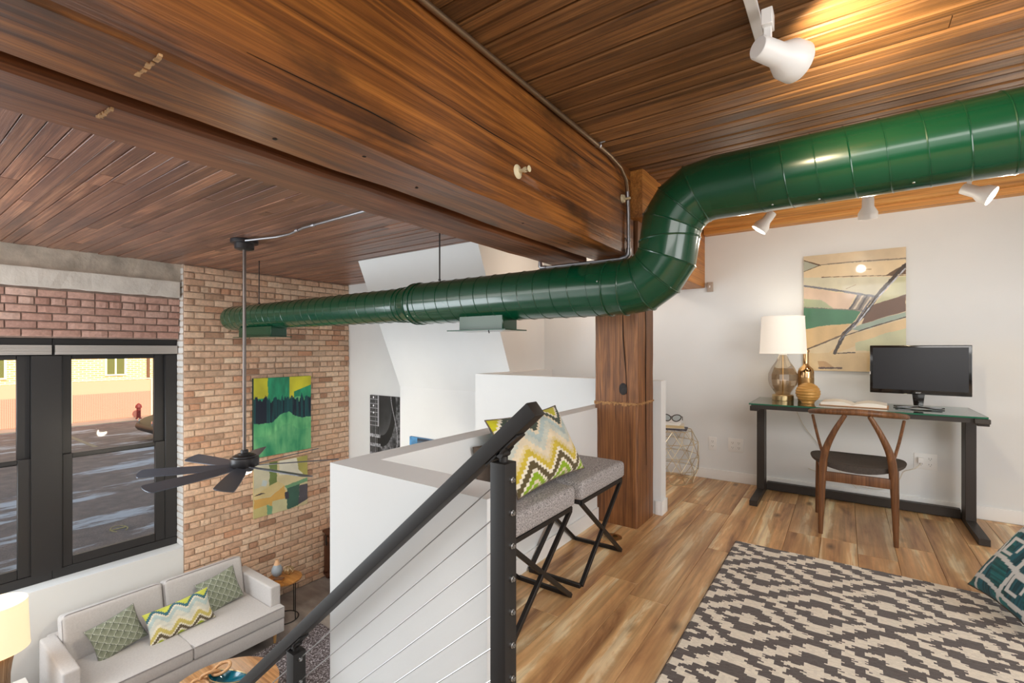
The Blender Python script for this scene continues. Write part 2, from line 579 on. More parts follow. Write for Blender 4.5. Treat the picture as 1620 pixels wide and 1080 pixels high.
M['orangewood'] = wood('orange_oak', [(0.3, (150, 92, 40)), (0.5, (190, 128, 62)), (0.7, (206, 150, 84))], 'x', 20, 1.0, 0.4, 0.1)
M['darkmetal'] = mat('black_iron', (36, 32, 30), 0.5)
M['cabinet'] = wood('dark_cabinet_wood', [(0.3, (58, 32, 20)), (0.5, (88, 50, 30)), (0.7, (112, 68, 42))], 'z', 20, 1.0, 0.5, 0.2)
M['vasegrey'] = mat('blue_grey_glaze', (150, 158, 166), 0.35)
M['vasetan'] = mat('peach_clay', (226, 180, 138), 0.7)
M['teal'] = mat('teal_glaze', (12, 96, 116), 0.12, noise=0.4, nscale=9, coat=0.6)
M['blindw'] = mat('pale_grey_blind', (190, 184, 178), 0.7)
M['glass'] = glassmat('window_glass', (250, 252, 250), 0.008)
M['deskglass'] = glassmat('green_tinted_glass', (208, 228, 218), 0.40)
M['glassedge'] = mat('green_glass_edge', (40, 110, 84), 0.15)
M['smoke'] = glassmat('amber_smoked_glass', (226, 212, 194), 0.22)
M['clear'] = glassmat('clear_glass', (220, 232, 236), 0.4)
M['plate'] = mat('white_outlet_plate', (242, 241, 238), 0.4)
M['slot'] = mat('outlet_slot', (70, 68, 66), 0.6)
M['cord'] = mat('pale_cord', (216, 210, 196), 0.5)
M['taupe'] = mat('taupe_cushion', (98, 84, 74), 0.95, noise=0.1, nscale=40)

# ------------------------------------------------------------------ numpy noise + printed surfaces
def vnoise(x, y, seed=0):
    def h(i, j):
        n = (i * 374761393 + j * 668265263 + seed * 1442695041) & 0xffffffff
        n = ((n ^ (n >> 13)) * 1274126177) & 0xffffffff
        return ((n ^ (n >> 16)) & 0xffff) / 65535.0
    i = np.floor(x).astype(np.int64)
    j = np.floor(y).astype(np.int64)
    fx, fy = x - i, y - j
    fx, fy = fx * fx * (3 - 2 * fx), fy * fy * (3 - 2 * fy)
    return (h(i, j) * (1 - fx) + h(i + 1, j) * fx) * (1 - fy) + (h(i, j + 1) * (1 - fx) + h(i + 1, j + 1) * fx) * fy

def fbm(x, y, seed=0, o=4):
    s = 0
    a = 0.5
    for k in range(o):
        s = s + a * vnoise(x * 2 ** k, y * 2 ** k, seed + k)
        a *= 0.5
    return s / (1 - 0.5 ** o)

def colour_mesh(me, cols):
    ca = me.color_attributes.new('Col', 'FLOAT_COLOR', 'POINT')
    a = np.ones((len(me.vertices), 4), np.float32)
    a[:len(cols), :3] = cols
    ca.data.foreach_set('color', a.ravel())

def canvas(name, P0, U, V, nrm, nu, nv, fn, m, parent, thick=0.025, side=(230, 226, 214)):
    """a printed canvas: a gridded front whose colours are the picture, with real thickness"""
    P0, U, V, nrm = Vector(P0), Vector(U), Vector(V), Vector(nrm)
    u, v = np.meshgrid(np.linspace(0, 1, nu), np.linspace(0, 1, nv))
    cols = s2l_np(fn(u.ravel(), v.ravel()))
    pts = [P0 + U * float(a) + V * float(b) + nrm * thick for a, b in zip(u.ravel(), v.ravel())]
    fs = [(j * nu + i, j * nu + i + 1, (j + 1) * nu + i + 1, (j + 1) * nu + i) for j in range(nv - 1) for i in range(nu - 1)]
    me = bpy.data.meshes.new(name)
    me.from_pydata(pts, [], fs)
    colour_mesh(me, cols)
    o = obj(name, me, m, parent)
    return o

def in_poly(x, y, poly):
    c = np.zeros_like(x, bool)
    n = len(poly)
    for i in range(n):
        x0, y0 = poly[i]
        x1, y1 = poly[i - 1]
        cond = ((y0 > y) != (y1 > y)) & (x < (x1 - x0) * (y - y0) / (y1 - y0 + 1e-12) + x0)
        c ^= cond
    return c

def seg_d(x, y, a, b):
    dx, dy = b[0] - a[0], b[1] - a[1]
    t = np.clip(((x - a[0]) * dx + (y - a[1]) * dy) / (dx * dx + dy * dy), 0, 1)
    return np.hypot(x - a[0] - t * dx, y - a[1] - t * dy)

def pillow(name, C, U, V, T, fn, m, label, cat='cushion', group=None, nu=90, nv=70, pinch=0.09, back=(90, 84, 74)):
    """C centre, U/V half-width and half-height vectors, T thickness"""
    C, U, V = Vector(C), Vector(U), Vector(V)
    n = U.cross(V).normalized()
    root = thing(name, label, cat, tuple(C), 0, group)
    a, b = np.meshgrid(np.linspace(-1, 1, nu), np.linspace(-1, 1, nv))
    a = a.ravel(); b = b.ravel()
    e = np.clip((1 - a ** 4), 0, 1) ** 0.55 * np.clip((1 - b ** 4), 0, 1) ** 0.55
    e = e * (1 - 0.25 * (a * a + b * b) / 2)
    sx = a * (1 - pinch * (1 - b * b) * np.abs(a) ** 3)
    sy = b * (1 - pinch * (1 - a * a) * np.abs(b) ** 3)
    wr = (fbm(a * 3 + 9, b * 3 + 4, 5) - 0.5) * 0.18 * e
    cols = s2l_np(fn((a + 1) / 2, (b + 1) / 2))
    for part, sgn in (('front_cover', 1), ('back_cover', -1)):
        pts = [U * float(x) + V * float(y) + n * float(sgn * T / 2 * (q + (k if sgn > 0 else 0))) for x, y, q, k in zip(sx, sy, e, wr)]
        fs = [(j * nu + i, j * nu + i + 1, (j + 1) * nu + i + 1, (j + 1) * nu + i) for j in range(nv - 1) for i in range(nu - 1)]
        if sgn < 0:
            fs = [tuple(reversed(f)) for f in fs]
        me = bpy.data.meshes.new(part)
        me.from_pydata(pts, [], fs)
        me.polygons.foreach_set('use_smooth', [True] * len(fs))
        colour_mesh(me, cols if sgn > 0 else np.tile(s2l_np(np.array(back, float)), (len(a), 1)))
        obj(part, me, m, root)
    rim = [U * float(x) + V * float(y) for x, y in
           [(t * 1.0, -(1 - pinch * (1 - t * t))) for t in np.linspace(-1, 1, 14)[:-1]] +
           [((1 - pinch * (1 - t * t)), t) for t in np.linspace(-1, 1, 14)[:-1]] +
           [(-t, (1 - pinch * (1 - t * t))) for t in np.linspace(-1, 1, 14)[:-1]] +
           [(-(1 - pinch * (1 - t * t)), -t) for t in np.linspace(-1, 1, 14)[:-1]]]
    obj('seam', MB().tube(rim, 0.004, 5, closed=True).mesh('seam', smooth=True), M['piping'] if back[0] > 80 else M['taupe'], root)
    return root

# ================================================================== THE SETTING
ZL = -2.31          # living room floor
ZC = 2.275          # living room ceiling
ZR = 2.43           # loft ceiling
YB = 4.71           # back wall
XW = -6.6           # brick wall
# --- walls
struct('wall_back', MB().box((-6.9, YB, ZL - 0.1), (3.3, YB + 0.2, 2.6)), M['white'], label='long white painted back wall')
struct('wall_right', MB().box((3.1, -2.6, ZL), (3.3, YB, 2.6)), M['white'])
struct('wall_front', MB().box((-6.9, -2.8, ZL), (3.3, -2.6, 2.6)), M['white'])
# upper storeys of the building (they shade the car park)
struct('wall_upper', MB().box((-7.0, -12, 2.62), (3.4, 14, 8.6)), M['white'])
struct('wall_side', MB().box((-7.0, YB + 0.2, -1.7), (-6.8, 14, 2.62)), M['white'])
# --- low walls of the mezzanine, sharing one cap
HW = 0.80
lw_ = MB()
lw_.box((-1.555, 1.17, ZL), (-1.44, 3.45, HW))
lw_.box((-1.555, 1.03, ZL), (-0.815, 1.17, HW))
struct('wall_stair', lw_, M['white'], label='low white knee wall that turns a corner at the head of the stairs')
struct('baseboard_stair', MB().box((-1.44, 1.17, 0.0), (-1.428, 3.085, 0.095)), M['trimwhite'])
pw = MB()
pw.box((-2.87, 3.45, ZL), (-1.10, 3.56, 0.985))
pw.box((-2.87, 3.56, ZL), (-2.76, YB, 0.985))
struct('wall_parapet', pw, M['white'], label='white parapet behind the timber post')
pb = MB()
pb.box((-1.10, 3.438, 0.0), (-1.088, 3.572, 0.10))
pb.box((-1.14, 3.438, 0.0), (-1.10, 3.45, 0.10))
pb.box((-1.40, 3.56, 0.0), (-1.088, 3.572, 0.10))
struct('baseboard_parapet', pb, M['trimwhite'], bevel=0.002)
# --- sloping bulkhead
struct('wall_bulkhead', MB().prism([(3.45, ZC + 0.05), (4.12, 0.735), (4.12, ZL), (YB + 0.01, ZL), (YB + 0.01, ZC + 0.05)], 'x', -4.69, -2.87), M['white'],
       label='white bulkhead whose upper half leans forward to the ceiling')
# --- baseboard of the desk wall
struct('baseboard_back', MB().box((-1.9, YB - 0.014, 0.0), (3.1, YB, 0.092)), M['trimwhite'], bevel=0.002)
# --- mezzanine floor
slab = MB()
slab.box((-1.555, 1.17, -0.28), (3.1, YB, -0.012))
slab.box((-0.66, -2.6, -0.28), (3.1, 1.17, -0.012))
fl = struct('floor', slab, M['gap'], label='hickory plank floor of the mezzanine')
PW = 0.188
def plank_mesh(L, W, T=0.012, ax='y', bev=0.0012):
    b = MB()
    if ax == 'y':
        b.box((0, 0, -T), (W, L, 0))
    else:
        b.box((0, 0, -T), (L, W, 0))
    return b.mesh('plank', bevel=bev, seg=1)
x = -1.439
row = 0
while x < 2.6:
    y0 = 1.171 if x + PW * 0.5 < -0.66 else -0.6
    y = y0 - rng.uniform(0, 0.9)
    while y < YB - 0.02:
        L = rng.choice([0.9, 1.2, 1.2, 1.5])
        a, b = max(y, y0), min(y + L, YB - 0.015)
        if b - a > 0.03:
            o = obj('plank', plank_mesh(b - a - 0.0015, PW - 0.0015), M['floor'], fl)
            o.location = (x, a, 0)
        y += L
    x += PW
    row += 1
# --- living room floor
struct('floor_living', MB().box((-6.9, -2.6, ZL - 0.1), (-1.5, YB, ZL)), mat('stained_concrete_floor', (158, 150, 144), 0.35, noise=0.4, nscale=2.2, bump=0.05, bscale=40, stretch=(1, 2.2, 1)), label='marbled grey concrete floor of the living room')

# --- ceilings made of boards
def chamfer_board(L, W, T=0.02, c=0.004):
    poly = [(0.0, 0), (W, 0), (W, -T + c), (W - c, -T), (c, -T), (0.0, -T + c)]
    return MB().prism(poly, 'x', 0, L).mesh('ceiling_board')
cl = struct('ceiling_living', MB().box((-6.9, -2.6, ZC), (-1.50, YB, ZC + 0.10)), M['gap'], label='russet board ceiling over the living room')
cr = struct('ceiling', MB().box((-1.50, -2.6, ZR), (3.1, YB, ZR + 0.10)), M['gap'], label='brown board ceiling over the mezzanine')
y = -0.60
k = 0
while y < YB - 0.02:
    W = 0.083 if k % 5 else 0.072
    cuts = [-6.72] + sorted(rng.uniform(-6.3, -2.2, rng.integers(1, 3))) + [-1.53]
    dz = rng.uniform(-0.001, 0.008)
    if y > -0.3:
        for a, b in zip(cuts[:-1], cuts[1:]):
            if b - a < 0.05: continue
            o = obj('ceiling_board', chamfer_board(b - a - 0.003, min(W, YB - y) - 0.005, 0.02, 0.0015), M['boardL'], cl)
            o.location = (a, y, ZC + dz + rng.uniform(-0.001, 0.001))
    y += W
    k += 1
y = -0.4
k = 0
while y < YB - 0.02:
    W = 0.092 if k % 2 else 0.062
    cuts = [-1.30] + ([float(rng.uniform(0.0, 1.6))] if k % 2 else []) + [2.4]
    dz = 0.003 if k % 2 else -0.001
    for a, b in zip(cuts[:-1], cuts[1:]):
        o = obj('ceiling_board', chamfer_board(b - a - 0.003, min(W, YB - y) - 0.006, 0.022, 0.006), M['boardR'], cr)
        o.location = (a, y, ZR + dz)
    y += W
    k += 1

# --- timber beams, post, ledger
def timber(name, a, b, m, label, cat='beam', parts=True, seed=0, ax=1, nseg=26, wob=0.004, group=None):
    """a squared timber with a slightly uneven, arris-worn surface"""
    r = np.random.default_rng(seed)
    a, b = list(a), list(b)
    L = b[ax] - a[ax]
    oth = [i for i in range(3) if i != ax]
    c = 0.012
    u0, u1, v0, v1 = a[oth[0]], b[oth[0]], a[oth[1]], b[oth[1]]
    prof = [(u0 + c, v0), (u1 - c, v0), (u1, v0 + c), (u1, v1 - c), (u1 - c, v1), (u0 + c, v1), (u0, v1 - c), (u0, v0 + c)]
    vs = []
    for i in range(nseg + 1):
        t = a[ax] + L * i / nseg
        for (u, v) in prof:
            p = [0, 0, 0]
            p[ax] = t
            p[oth[0]] = u + r.uniform(-wob, wob) * 0.5
            p[oth[1]] = v + r.uniform(-wob, wob)
            vs.append(p)
    fs = []
    n = 8
    for i in range(nseg):
        for k in range(n):
            k2 = (k + 1) % n
            fs.append((i * n + k, i * n + k2, (i + 1) * n + k2, (i + 1) * n + k))
    fs += [tuple(range(n)), tuple(nseg * n + k for k in range(n))]
    me = MB().add(vs, fs).mesh(name, smooth=True)
    o = obj(name, me, m)
    o['kind'] = 'structure'
    o['label'] = label
    return o
timber('trim_1', (-1.435, -2.4, 1.835), (-1.168, 3.07, ZR), M['beam'], 'large orange-brown timber beam nearest the mezzanine', seed=1)
timber('trim_2', (-1.785, -2.4, 1.842), (-1.525, 3.09, ZR - 0.02), M['beam2'], 'dark brown timber beam on the living room side', seed=2)
struct('trim_3', MB().prism([(3.02, 2.09), (3.43, 2.09), (3.43, 1.80), (YB + 0.005, 1.80), (YB + 0.005, ZR), (3.02, ZR)], 'x', -1.44, -1.085), M['beamlit'],
       label='timber beam, lamplit orange in its colour, running from the post to the back wall', bevel=0.008)
timber('trim_5', (-1.46, 3.086, 0.0), (-1.146, 3.42, 2.09), M['post'], 'square old timber post with a pale scar round its middle', seed=5, ax=2, nseg=16, wob=0.003)
sm = MB()
rr_ = np.random.default_rng(12)
def strip(p, q, n=26):
    p, q = Vector(p), Vector(q)
    d = (q - p) / n
    out = Vector((d.y, -d.x, 0)).normalized() * 0.0022
    for i in range(n):
        zlo = 0.834 + rr_.uniform(-0.010, 0.008); zhi = 0.850 + rr_.uniform(-0.003, 0.004)
        a_, b_ = p + d * i, p + d * (i + 1)
        sm.add([a_ + Vector((0, 0, zlo)), b_ + Vector((0, 0, zlo)), b_ + Vector((0, 0, zhi)), a_ + Vector((0, 0, zhi)),
                a_ + out + Vector((0, 0, zlo + .002)), b_ + out + Vector((0, 0, zlo + .002)), b_ + out + Vector((0, 0, zhi - .002)), a_ + out + Vector((0, 0, zhi - .002))],
               [(4, 5, 6, 7), (0, 4, 7, 3), (1, 2, 6, 5), (0, 1, 5, 4), (3, 7, 6, 2)])
strip((-1.462, 3.0845, 0), (-1.145, 3.0845, 0))
strip((-1.1445, 3.086, 0), (-1.1445, 3.42, 0))
struct('scar', sm, mat('pale_scraped_wood', (166, 124, 80), 0.8, noise=0.4, nscale=50, bump=0.8, bscale=60), bpy.data.objects['trim_5'])
crk = MB()
for pts, rr in (([(-1.25, 3.084, 1.62), (-1.245, 3.084, 1.30), (-1.225, 3.084, 1.05), (-1.215, 3.084, 0.86)], [0.001, 0.004, 0.003, 0.001]),
                ([(-1.144, 3.24, 1.70), (-1.144, 3.25, 1.3), (-1.144, 3.245, 0.95), (-1.144, 3.26, 0.4)], [0.001, 0.003, 0.0035, 0.001])):
    crk.tube(pts, rr, 6)
struct('drying_crack', crk, M['gap'], bpy.data.objects['trim_5'])
kn = MB().lathe([(0, 0.004), (0.018, 0.003), (0.03, 0.0)], (0, 0, 0), 16, M=Matrix.Rotation(R(90), 3, 'X'))
o = struct('knot', kn, mat('black_knot', (40, 36, 34), 0.7, noise=0.5, nscale=60), bpy.data.objects['trim_5'])
o.location = (-1.245, 3.083, 0.945); o.scale = (1, 1, 1.4)
ck = MB()
for pts, rr in (([(-1.1675, 0.55, 1.93), (-1.1672, 0.9, 1.935), (-1.1675, 1.25, 1.925)], [0.0005, 0.0022, 0.0005]),
                ([(-1.1675, 1.1, 2.10), (-1.1672, 1.5, 2.095), (-1.1675, 2.1, 2.105)], [0.0005, 0.002, 0.0005]),
                ([(-1.1675, 1.9, 2.27), (-1.1672, 2.3, 2.262), (-1.1675, 2.7, 2.27)], [0.0005, 0.0022, 0.0005])):
    ck.tube(pts, rr, 6)
o = struct('drying_crack', ck, M['gap'], bpy.data.objects['trim_1'])
o['kind'] = 'stuff'
hl = MB()
for (y_, x_) in ((0.95, -1.25), (1.25, -1.33), (1.9, -1.28), (0.72, -1.36), (2.4, -1.30)):
    hl.lathe([(0, -0.0008), (0.006, -0.0006), (0.007, 0)], (x_, y_, 1.8335), 8)
o = struct('bolt_holes', hl, M['gap'], bpy.data.objects['trim_1'])
o['kind'] = 'stuff'
# ledger along the desk wall
lg = MB()
lg.box((-1.075, YB - 0.10, 2.285), (3.1, YB, ZR))
lg.box((-1.075, YB - 0.16, 2.33), (3.1, YB - 0.10, ZR))
struct('trim_4', lg, M['timberx'], label='pale orange timber ledger along the top of the desk wall', bevel=0.003)
# pale gouges where old walls met the beams
gm = mat('raw_wood_gouge', (186, 148, 104), 0.9, noise=0.3, nscale=80)
for (x0, x1, y0, par) in ((-1.30, -1.17, 0.37, 'trim_1'), (-1.62, -1.53, 0.38, 'trim_2')):
    g = MB()
    for i in range(12):
        if i in (4, 8) and par == 'trim_1': continue
        xx = x0 + (x1 - x0) * i / 12
        g.box((xx, y0 + rng.uniform(-0.003, 0.002) + i * 0.0005, 1.8335), (xx + (x1 - x0) / 12, y0 + rng.uniform(0.005, 0.011) + i * 0.0005, 1.839))
    struct('saw_mark', g, gm, bpy.data.objects[par])

# ---------------------------------------------------------------- bricks
def brick_mesh(L, H, D=0.022, seed=0):
    r = np.random.default_rng(seed)
    nx = 4
    vs = []
    j = lambda s: float(r.uniform(-s, s))
    # cross-section rings along the length (local y), proud along +x
    for i in range(nx + 1):
        t = L * i / nx
        e = 0.006 if i in (0, nx) else 0.0
        vs += [(0, t, 0), (D - e - 0.006 + j(0.002), t, 0.0015 + j(0.0015)), (D - e + j(0.002), t, 0.008 + e + j(0.0025)),
               (D - e + j(0.002), t, H - 0.008 - e + j(0.0025)), (D - e - 0.006 + j(0.002), t, H - 0.0015 + j(0.0015)), (0, t, H)]
    fs = []
    for i in range(nx):
        for k in range(5):
            fs.append((i * 6 + k, i * 6 + k + 1, (i + 1) * 6 + k + 1, (i + 1) * 6 + k))
    fs += [(0, 1, 2, 3, 4, 5), tuple(nx * 6 + k for k in range(6))]
    me = MB().add(vs, fs).mesh('brick')
    return me
stretch = [brick_mesh(0.212, 0.069, seed=i) for i in range(7)]
header = [brick_mesh(0.105, 0.069, seed=20 + i) for i in range(4)]
PITCH = 0.0815

def lay(parent, x, y0, y1, z0, z1, m, limit=300, skip=None, rank=None, d=1):
    cells = []
    z = z0
    r = 0
    while z < z1 - 0.03:
        hrow = (r % 6 == 4)
        step = 0.118 if hrow else 0.226
        y = y0 + (0 if r % 2 else -step * 0.5)
        while y < y1 - 0.02:
            a, b = max(y, y0), min(y + step, y1)
            if b - a > 0.03:
                cells.append((a, b, z, min(PITCH, z1 - z), hrow))
            y += step
        z += PITCH
        r += 1
    cells.sort(key=lambda c: rank((c[0] + c[1]) / 2, c[2]) if rank else c[0])
    rest = MB()
    tones = []
    n = 0
    for (a, b, z, h, hr) in cells:
        wdt = b - a
        me = header[rng.integers(0, 4)] if hr else stretch[rng.integers(0, 7)]
        base = 0.105 if hr else 0.212
        sy = (wdt - 0.013) / base
        sz = (h - 0.0115) / 0.069
        if n < limit and not (skip and skip((a + b) / 2, z)):
            o = obj('brick', me, m, parent)
            o.location = (x, a + 0.006, z + 0.005)
            o.scale = (float(rng.uniform(0.8, 1.2)), sy, sz)
            n += 1
        else:
            bi = len(rest.v)
            sx = float(rng.uniform(0.8, 1.2))
            for v in me.vertices:
                rest.v.append((x + v.co.x * sx, a + 0.006 + v.co.y * sy, z + 0.005 + v.co.z * sz))
            for p in me.polygons:
                rest.f.append(tuple(bi + i for i in p.vertices))
            tones += [float(rng.random())] * len(me.vertices)
    if rest.v:
        me = rest.mesh('brick_rest')
        at = me.attributes.new('tone', 'FLOAT', 'POINT')
        at.data.foreach_set('value', tones)
        o = obj('bricks', me, m, parent)
        o['kind'] = 'stuff'
for me in stretch + header:
    me.materials.append(M['brickL'])
YE = 2.365      # where the brick wall ends at the window recess
wl = struct('wall_brick', MB().box((XW - 0.3, YE, ZL), (XW, YB, ZC)), M['mortar'], label='tan common-brick wall with two paintings')
def hidden(y, z):
    if 3.2 < y < 3.98 and -0.22 < z < 0.78: return True
    if 3.2 < y < 3.94 and -1.0 < z < -0.44: return True
    if y < 3.2 and z < -1.75: return True
    if y > 4.15 and z < -1.1: return True
    return False
lay(wl, XW, YE + 0.002, YB, ZL, ZC, M['brickL'], 300, hidden, rank=lambda y, z: (y + 6.6 * 0.7) + abs(z + 0.2) * 0.9)
# white-painted return of the brick wall beside the window
hm = [brick_mesh(0.19, 0.069, 0.008, seed=40 + i) for i in range(3)]
for me in hm: me.materials.append(M['brickP'])
z = -1.2
while z < 2.2:
    o = obj('painted_brick', hm[rng.integers(0, 3)], M['brickP'], wl)
    # local +x (proud) -> -y ; local y -> -x
    o.rotation_euler = (0, 0, R(-90))
    o.location = (XW - 0.195, YE, z + 0.005)
    o.scale = (1, 1, (PITCH - 0.0115) / 0.069)
    z += PITCH
# window wall: brick spandrel above the window, two bands of concrete, white apron below
XG = -6.70
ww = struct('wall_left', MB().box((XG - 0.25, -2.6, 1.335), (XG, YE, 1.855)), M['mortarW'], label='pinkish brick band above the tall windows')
s2 = [brick_mesh(0.212, 0.069, seed=60 + i) for i in range(6)]
h2 = [brick_mesh(0.105, 0.069, seed=80 + i) for i in range(4)]
for me in s2 + h2: me.materials.append(M['brickW'])
_s, _h = stretch, header
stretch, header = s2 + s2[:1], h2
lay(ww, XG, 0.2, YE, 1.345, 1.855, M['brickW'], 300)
stretch, header = _s, _h
def rough_slab(name, a, b, m, seed, parent=None, label=None):
    r = np.random.default_rng(seed)
    n = 60
    vs = []
    for i in range(n + 1):
        t = a[1] + (b[1] - a[1]) * i / n
        q = lambda s: float(r.uniform(-s, s))
        vs += [(a[0], t, a[2]), (b[0] + q(0.004), t, a[2] + q(0.006)), (b[0] + q(0.004), t, b[2] + q(0.002)), (a[0], t, b[2])]
    fs = [(i * 4 + k, i * 4 + (k + 1) % 4, (i + 1) * 4 + (k + 1) % 4, (i + 1) * 4 + k) for i in range(n) for k in range(4)]
    fs += [(0, 1, 2, 3), tuple(n * 4 + k for k in range(4))]
    return struct(name, MB().add(vs, fs), m, parent, label)
rough_slab('trim_6', (XG - 0.2, -2.6, 2.035), (XG + 0.035, YE + 0.0, ZC), M['concrete'], 11, label='stained grey concrete band under the ceiling')
rough_slab('trim_7', (XG - 0.2, -2.6, 1.852), (XG + 0.085, YE - 0.03, 2.035), M['concrete2'], 12, label='paler concrete lintel above the brick band')
struct('wall_apron', MB().box((XG - 0.2, -2.6, ZL), (XW + 0.01, YE, -1.195)), M['white'], bevel=0.006, label='white apron wall under the windows')
struct('wall_jamb', MB().box((-6.95, YE, ZL), (XW - 0.3, YE + 0.3, ZC)), M['black'])

# ---------------------------------------------------------------- windows
def window(name, y0, y1, gy0, gy1, label, mull=True):
    root = bpy.data.objects.new(name, None)
    COL.objects.link(root)
    root['kind'] = 'structure'
    root['label'] = label
    X = -6.78
    f = MB()
    f.box((X - 0.10, y0, -1.195), (X, y1, -1.10))          # sill rail
    f.box((X - 0.10, y0, 1.15), (X, y1, 1.335))             # head
    f.box((X - 0.10, y0, -1.10), (X, gy0 - 0.08, 1.15))      # left jamb
    f.box((X - 0.10, gy1 + 0.10, -1.10), (X, y1, 1.15))      # right jamb
    obj('frame', f.mesh('frame', bevel=0.004, seg=1), M['black'], root)
    def sash(nm, x, z0, z1, t=0.06, b=0.06):
        s = MB()
        s.box((x - 0.04, gy0 - 0.08, z0), (x, gy0, z1))
        s.box((x - 0.04, gy1, z0), (x, gy1 + 0.10, z1))
        s.box((x - 0.04, gy0, z0), (x, gy1, z0 + b))
        s.box((x - 0.04, gy0, z1 - t), (x, gy1, z1))
        o = obj(nm, s.mesh(nm, bevel=0.004, seg=1), M['black'], root)
        obj('pane', MB().box((x - 0.024, gy0 - 0.005, z0 + b - 0.005), (x - 0.019, gy1 + 0.005, z1 - t + 0.005)), M['glass'], o)
    sash('lower_sash', X - 0.01, -1.10, 0.10, 0.045, 0.095)
    sash('upper_sash', X - 0.052, 0.04, 1.16, 0.05, 0.05)
    bl = MB()
    zz = 1.262
    for i in range(6):
        bl.box((X + 0.004, y0 + 0.014, zz - 0.016), (X + 0.052 - (i % 2) * 0.003, y1 - 0.014, zz - 0.0015))
        zz -= 0.0165
    o = obj('raised_blind', bl.mesh('raised_blind', bevel=0.001, seg=1), M['blindw'], root)
    o['label'] = 'pale grey blind drawn right up'
    return root
window('window_1', 1.235, YE - 0.002, 1.395, 2.138, 'tall black double-hung window beside the brick wall')
window('window_2', 0.05, 1.235, 0.20, 0.980, 'tall black double-hung window at the left edge of the photo')
window('window_3', -1.2, 0.05, -1.0, -0.16, 'tall black double-hung window outside the frame')
struct('wall_pier', MB().box((-6.95, -2.6, -1.2), (-6.68, -1.2, 1.4)), M['white'])
struct('trim_8', MB().box((-6.779, 1.075, -1.10), (-6.765, 1.30, 1.15)), M['black'], label='wide flat black mullion between the two windows')

# ================================================================== THINGS
# ---------------------------------------------------------------- green duct
DY, DR, DRS = 2.78, 0.170, 0.146
duct = thing('air_duct', 'dark green spiral air duct that steps down in front of the timber post', 'duct', (-0.84, DY, 1.86))
def ob(p):   # world -> local of the duct
    return (p[0] + 0.84, p[1] - DY, p[2] - 1.86)
def pipe_x(name, x0, x1, z, r, m, parent, n=48):
    b = MB()
    vs, fs = [], []
    for xx in (x0, x1):
        for k in range(n):
            a = 2 * math.pi * k / n
            vs.append(ob((xx, DY + r * math.cos(a), z + r * math.sin(a))))
    for k in range(n):
        fs.append((k, (k + 1) % n, n + (k + 1) % n, n + k))
    fs += [tuple(range(n)), tuple(range(n, 2 * n))]
    return obj(name, b.add(vs, fs).mesh(name, smooth=True), m, parent)
def helix(x0, x1, z, r, pitch, parent, ph=0.0):
    n = int(abs(x1 - x0) / pitch * 36)
    pts = []
    for i in range(n + 1):
        t = i / n
        a = ph + (x1 - x0) * t / pitch * 2 * math.pi
        pts.append(ob((x0 + (x1 - x0) * t, DY + r * math.cos(a), z + r * math.sin(a))))
    return obj('spiral_seam', MB().tube(pts, 0.0035, 5).mesh('spiral_seam', smooth=True), M['green'], parent)
def ring(c, nrm, r, rr, name, parent, m=None, n=40):
    q = Vector(nrm).to_track_quat('Z', 'Y')
    pts = [Vector(ob(c)) + q @ Vector((r * math.cos(2 * math.pi * k / n), r * math.sin(2 * math.pi * k / n), 0)) for k in range(n)]
    return obj(name, MB().tube(pts, rr, 6, closed=True).mesh(name, smooth=True), m or M['green'], parent)
ZLO, ZUP = 1.60, 2.115
EC = 0.258
sec = pipe_x('upper_pipe', -0.84 + EC - 0.01, 1.10, ZUP, DR, M['green'], duct)
helix(-0.42, 1.06, ZUP, DR, 0.132, sec, 1.2)
for xx in (1.06, 1.10): ring((xx, DY, ZUP), (1, 0, 0), DR + 0.004, 0.006, 'seam_ring', sec)
sec = pipe_x('upper_pipe', 1.10, 2.9, ZUP, DR + 0.004, M['green'], duct)
helix(1.14, 2.9, ZUP, DR + 0.004, 0.132, sec, 0.5)
sec = pipe_x('lower_pipe', -2.93, -0.84 - EC + 0.01, ZLO, DR, M['green'], duct)
helix(-2.90, -1.26, ZLO, DR, 0.128, sec, 0.0)
ring((-1.20, DY, ZLO), (1, 0, 0), DR + 0.002, 0.005, 'seam_ring', sec)
ring((-2.89, DY, ZLO), (1, 0, 0), DR + 0.002, 0.006, 'seam_ring', sec)
red = MB()
n = 48
vs, fs = [], []
prof = [(-3.13, DRS), (-3.06, DRS + 0.002), (-3.00, DRS + 0.008), (-2.95, DR), (-2.93, DR)]
for xx, r in prof:
    for k in range(n):
        a = 2 * math.pi * k / n
        vs.append(ob((xx, DY + r * math.cos(a), ZLO + r * math.sin(a))))
for i in range(len(prof) - 1):
    for k in range(n):
        fs.append((i * n + k, i * n + (k + 1) % n, (i + 1) * n + (k + 1) % n, (i + 1) * n + k))
rd = obj('reducer', red.add(vs, fs).mesh('reducer', smooth=True), M['green'], duct)
for xx, r in ((-3.12, DRS), (-3.06, DRS + 0.002), (-2.95, DR)): ring((xx, DY, ZLO), (1, 0, 0), r + 0.001, 0.005, 'seam_ring', rd)
sec = pipe_x('lower_pipe', -6.22, -3.10, ZLO, DRS, M['green'], duct)
helix(-6.2, -3.14, ZLO, DRS, 0.128, sec, 0.7)
cp = MB().lathe([(DRS, 0), (DRS, 0.02), (DRS * 0.97, 0.05), (DRS * 0.8, 0.07), (0.0, 0.075)], (0, 0, 0), 40, M=Matrix.Rotation(R(-90), 3, 'Y'))
o = obj('end_cap', cp.mesh('end_cap', smooth=True), M['green'], duct)
o.location = ob((-6.22, DY, ZLO))
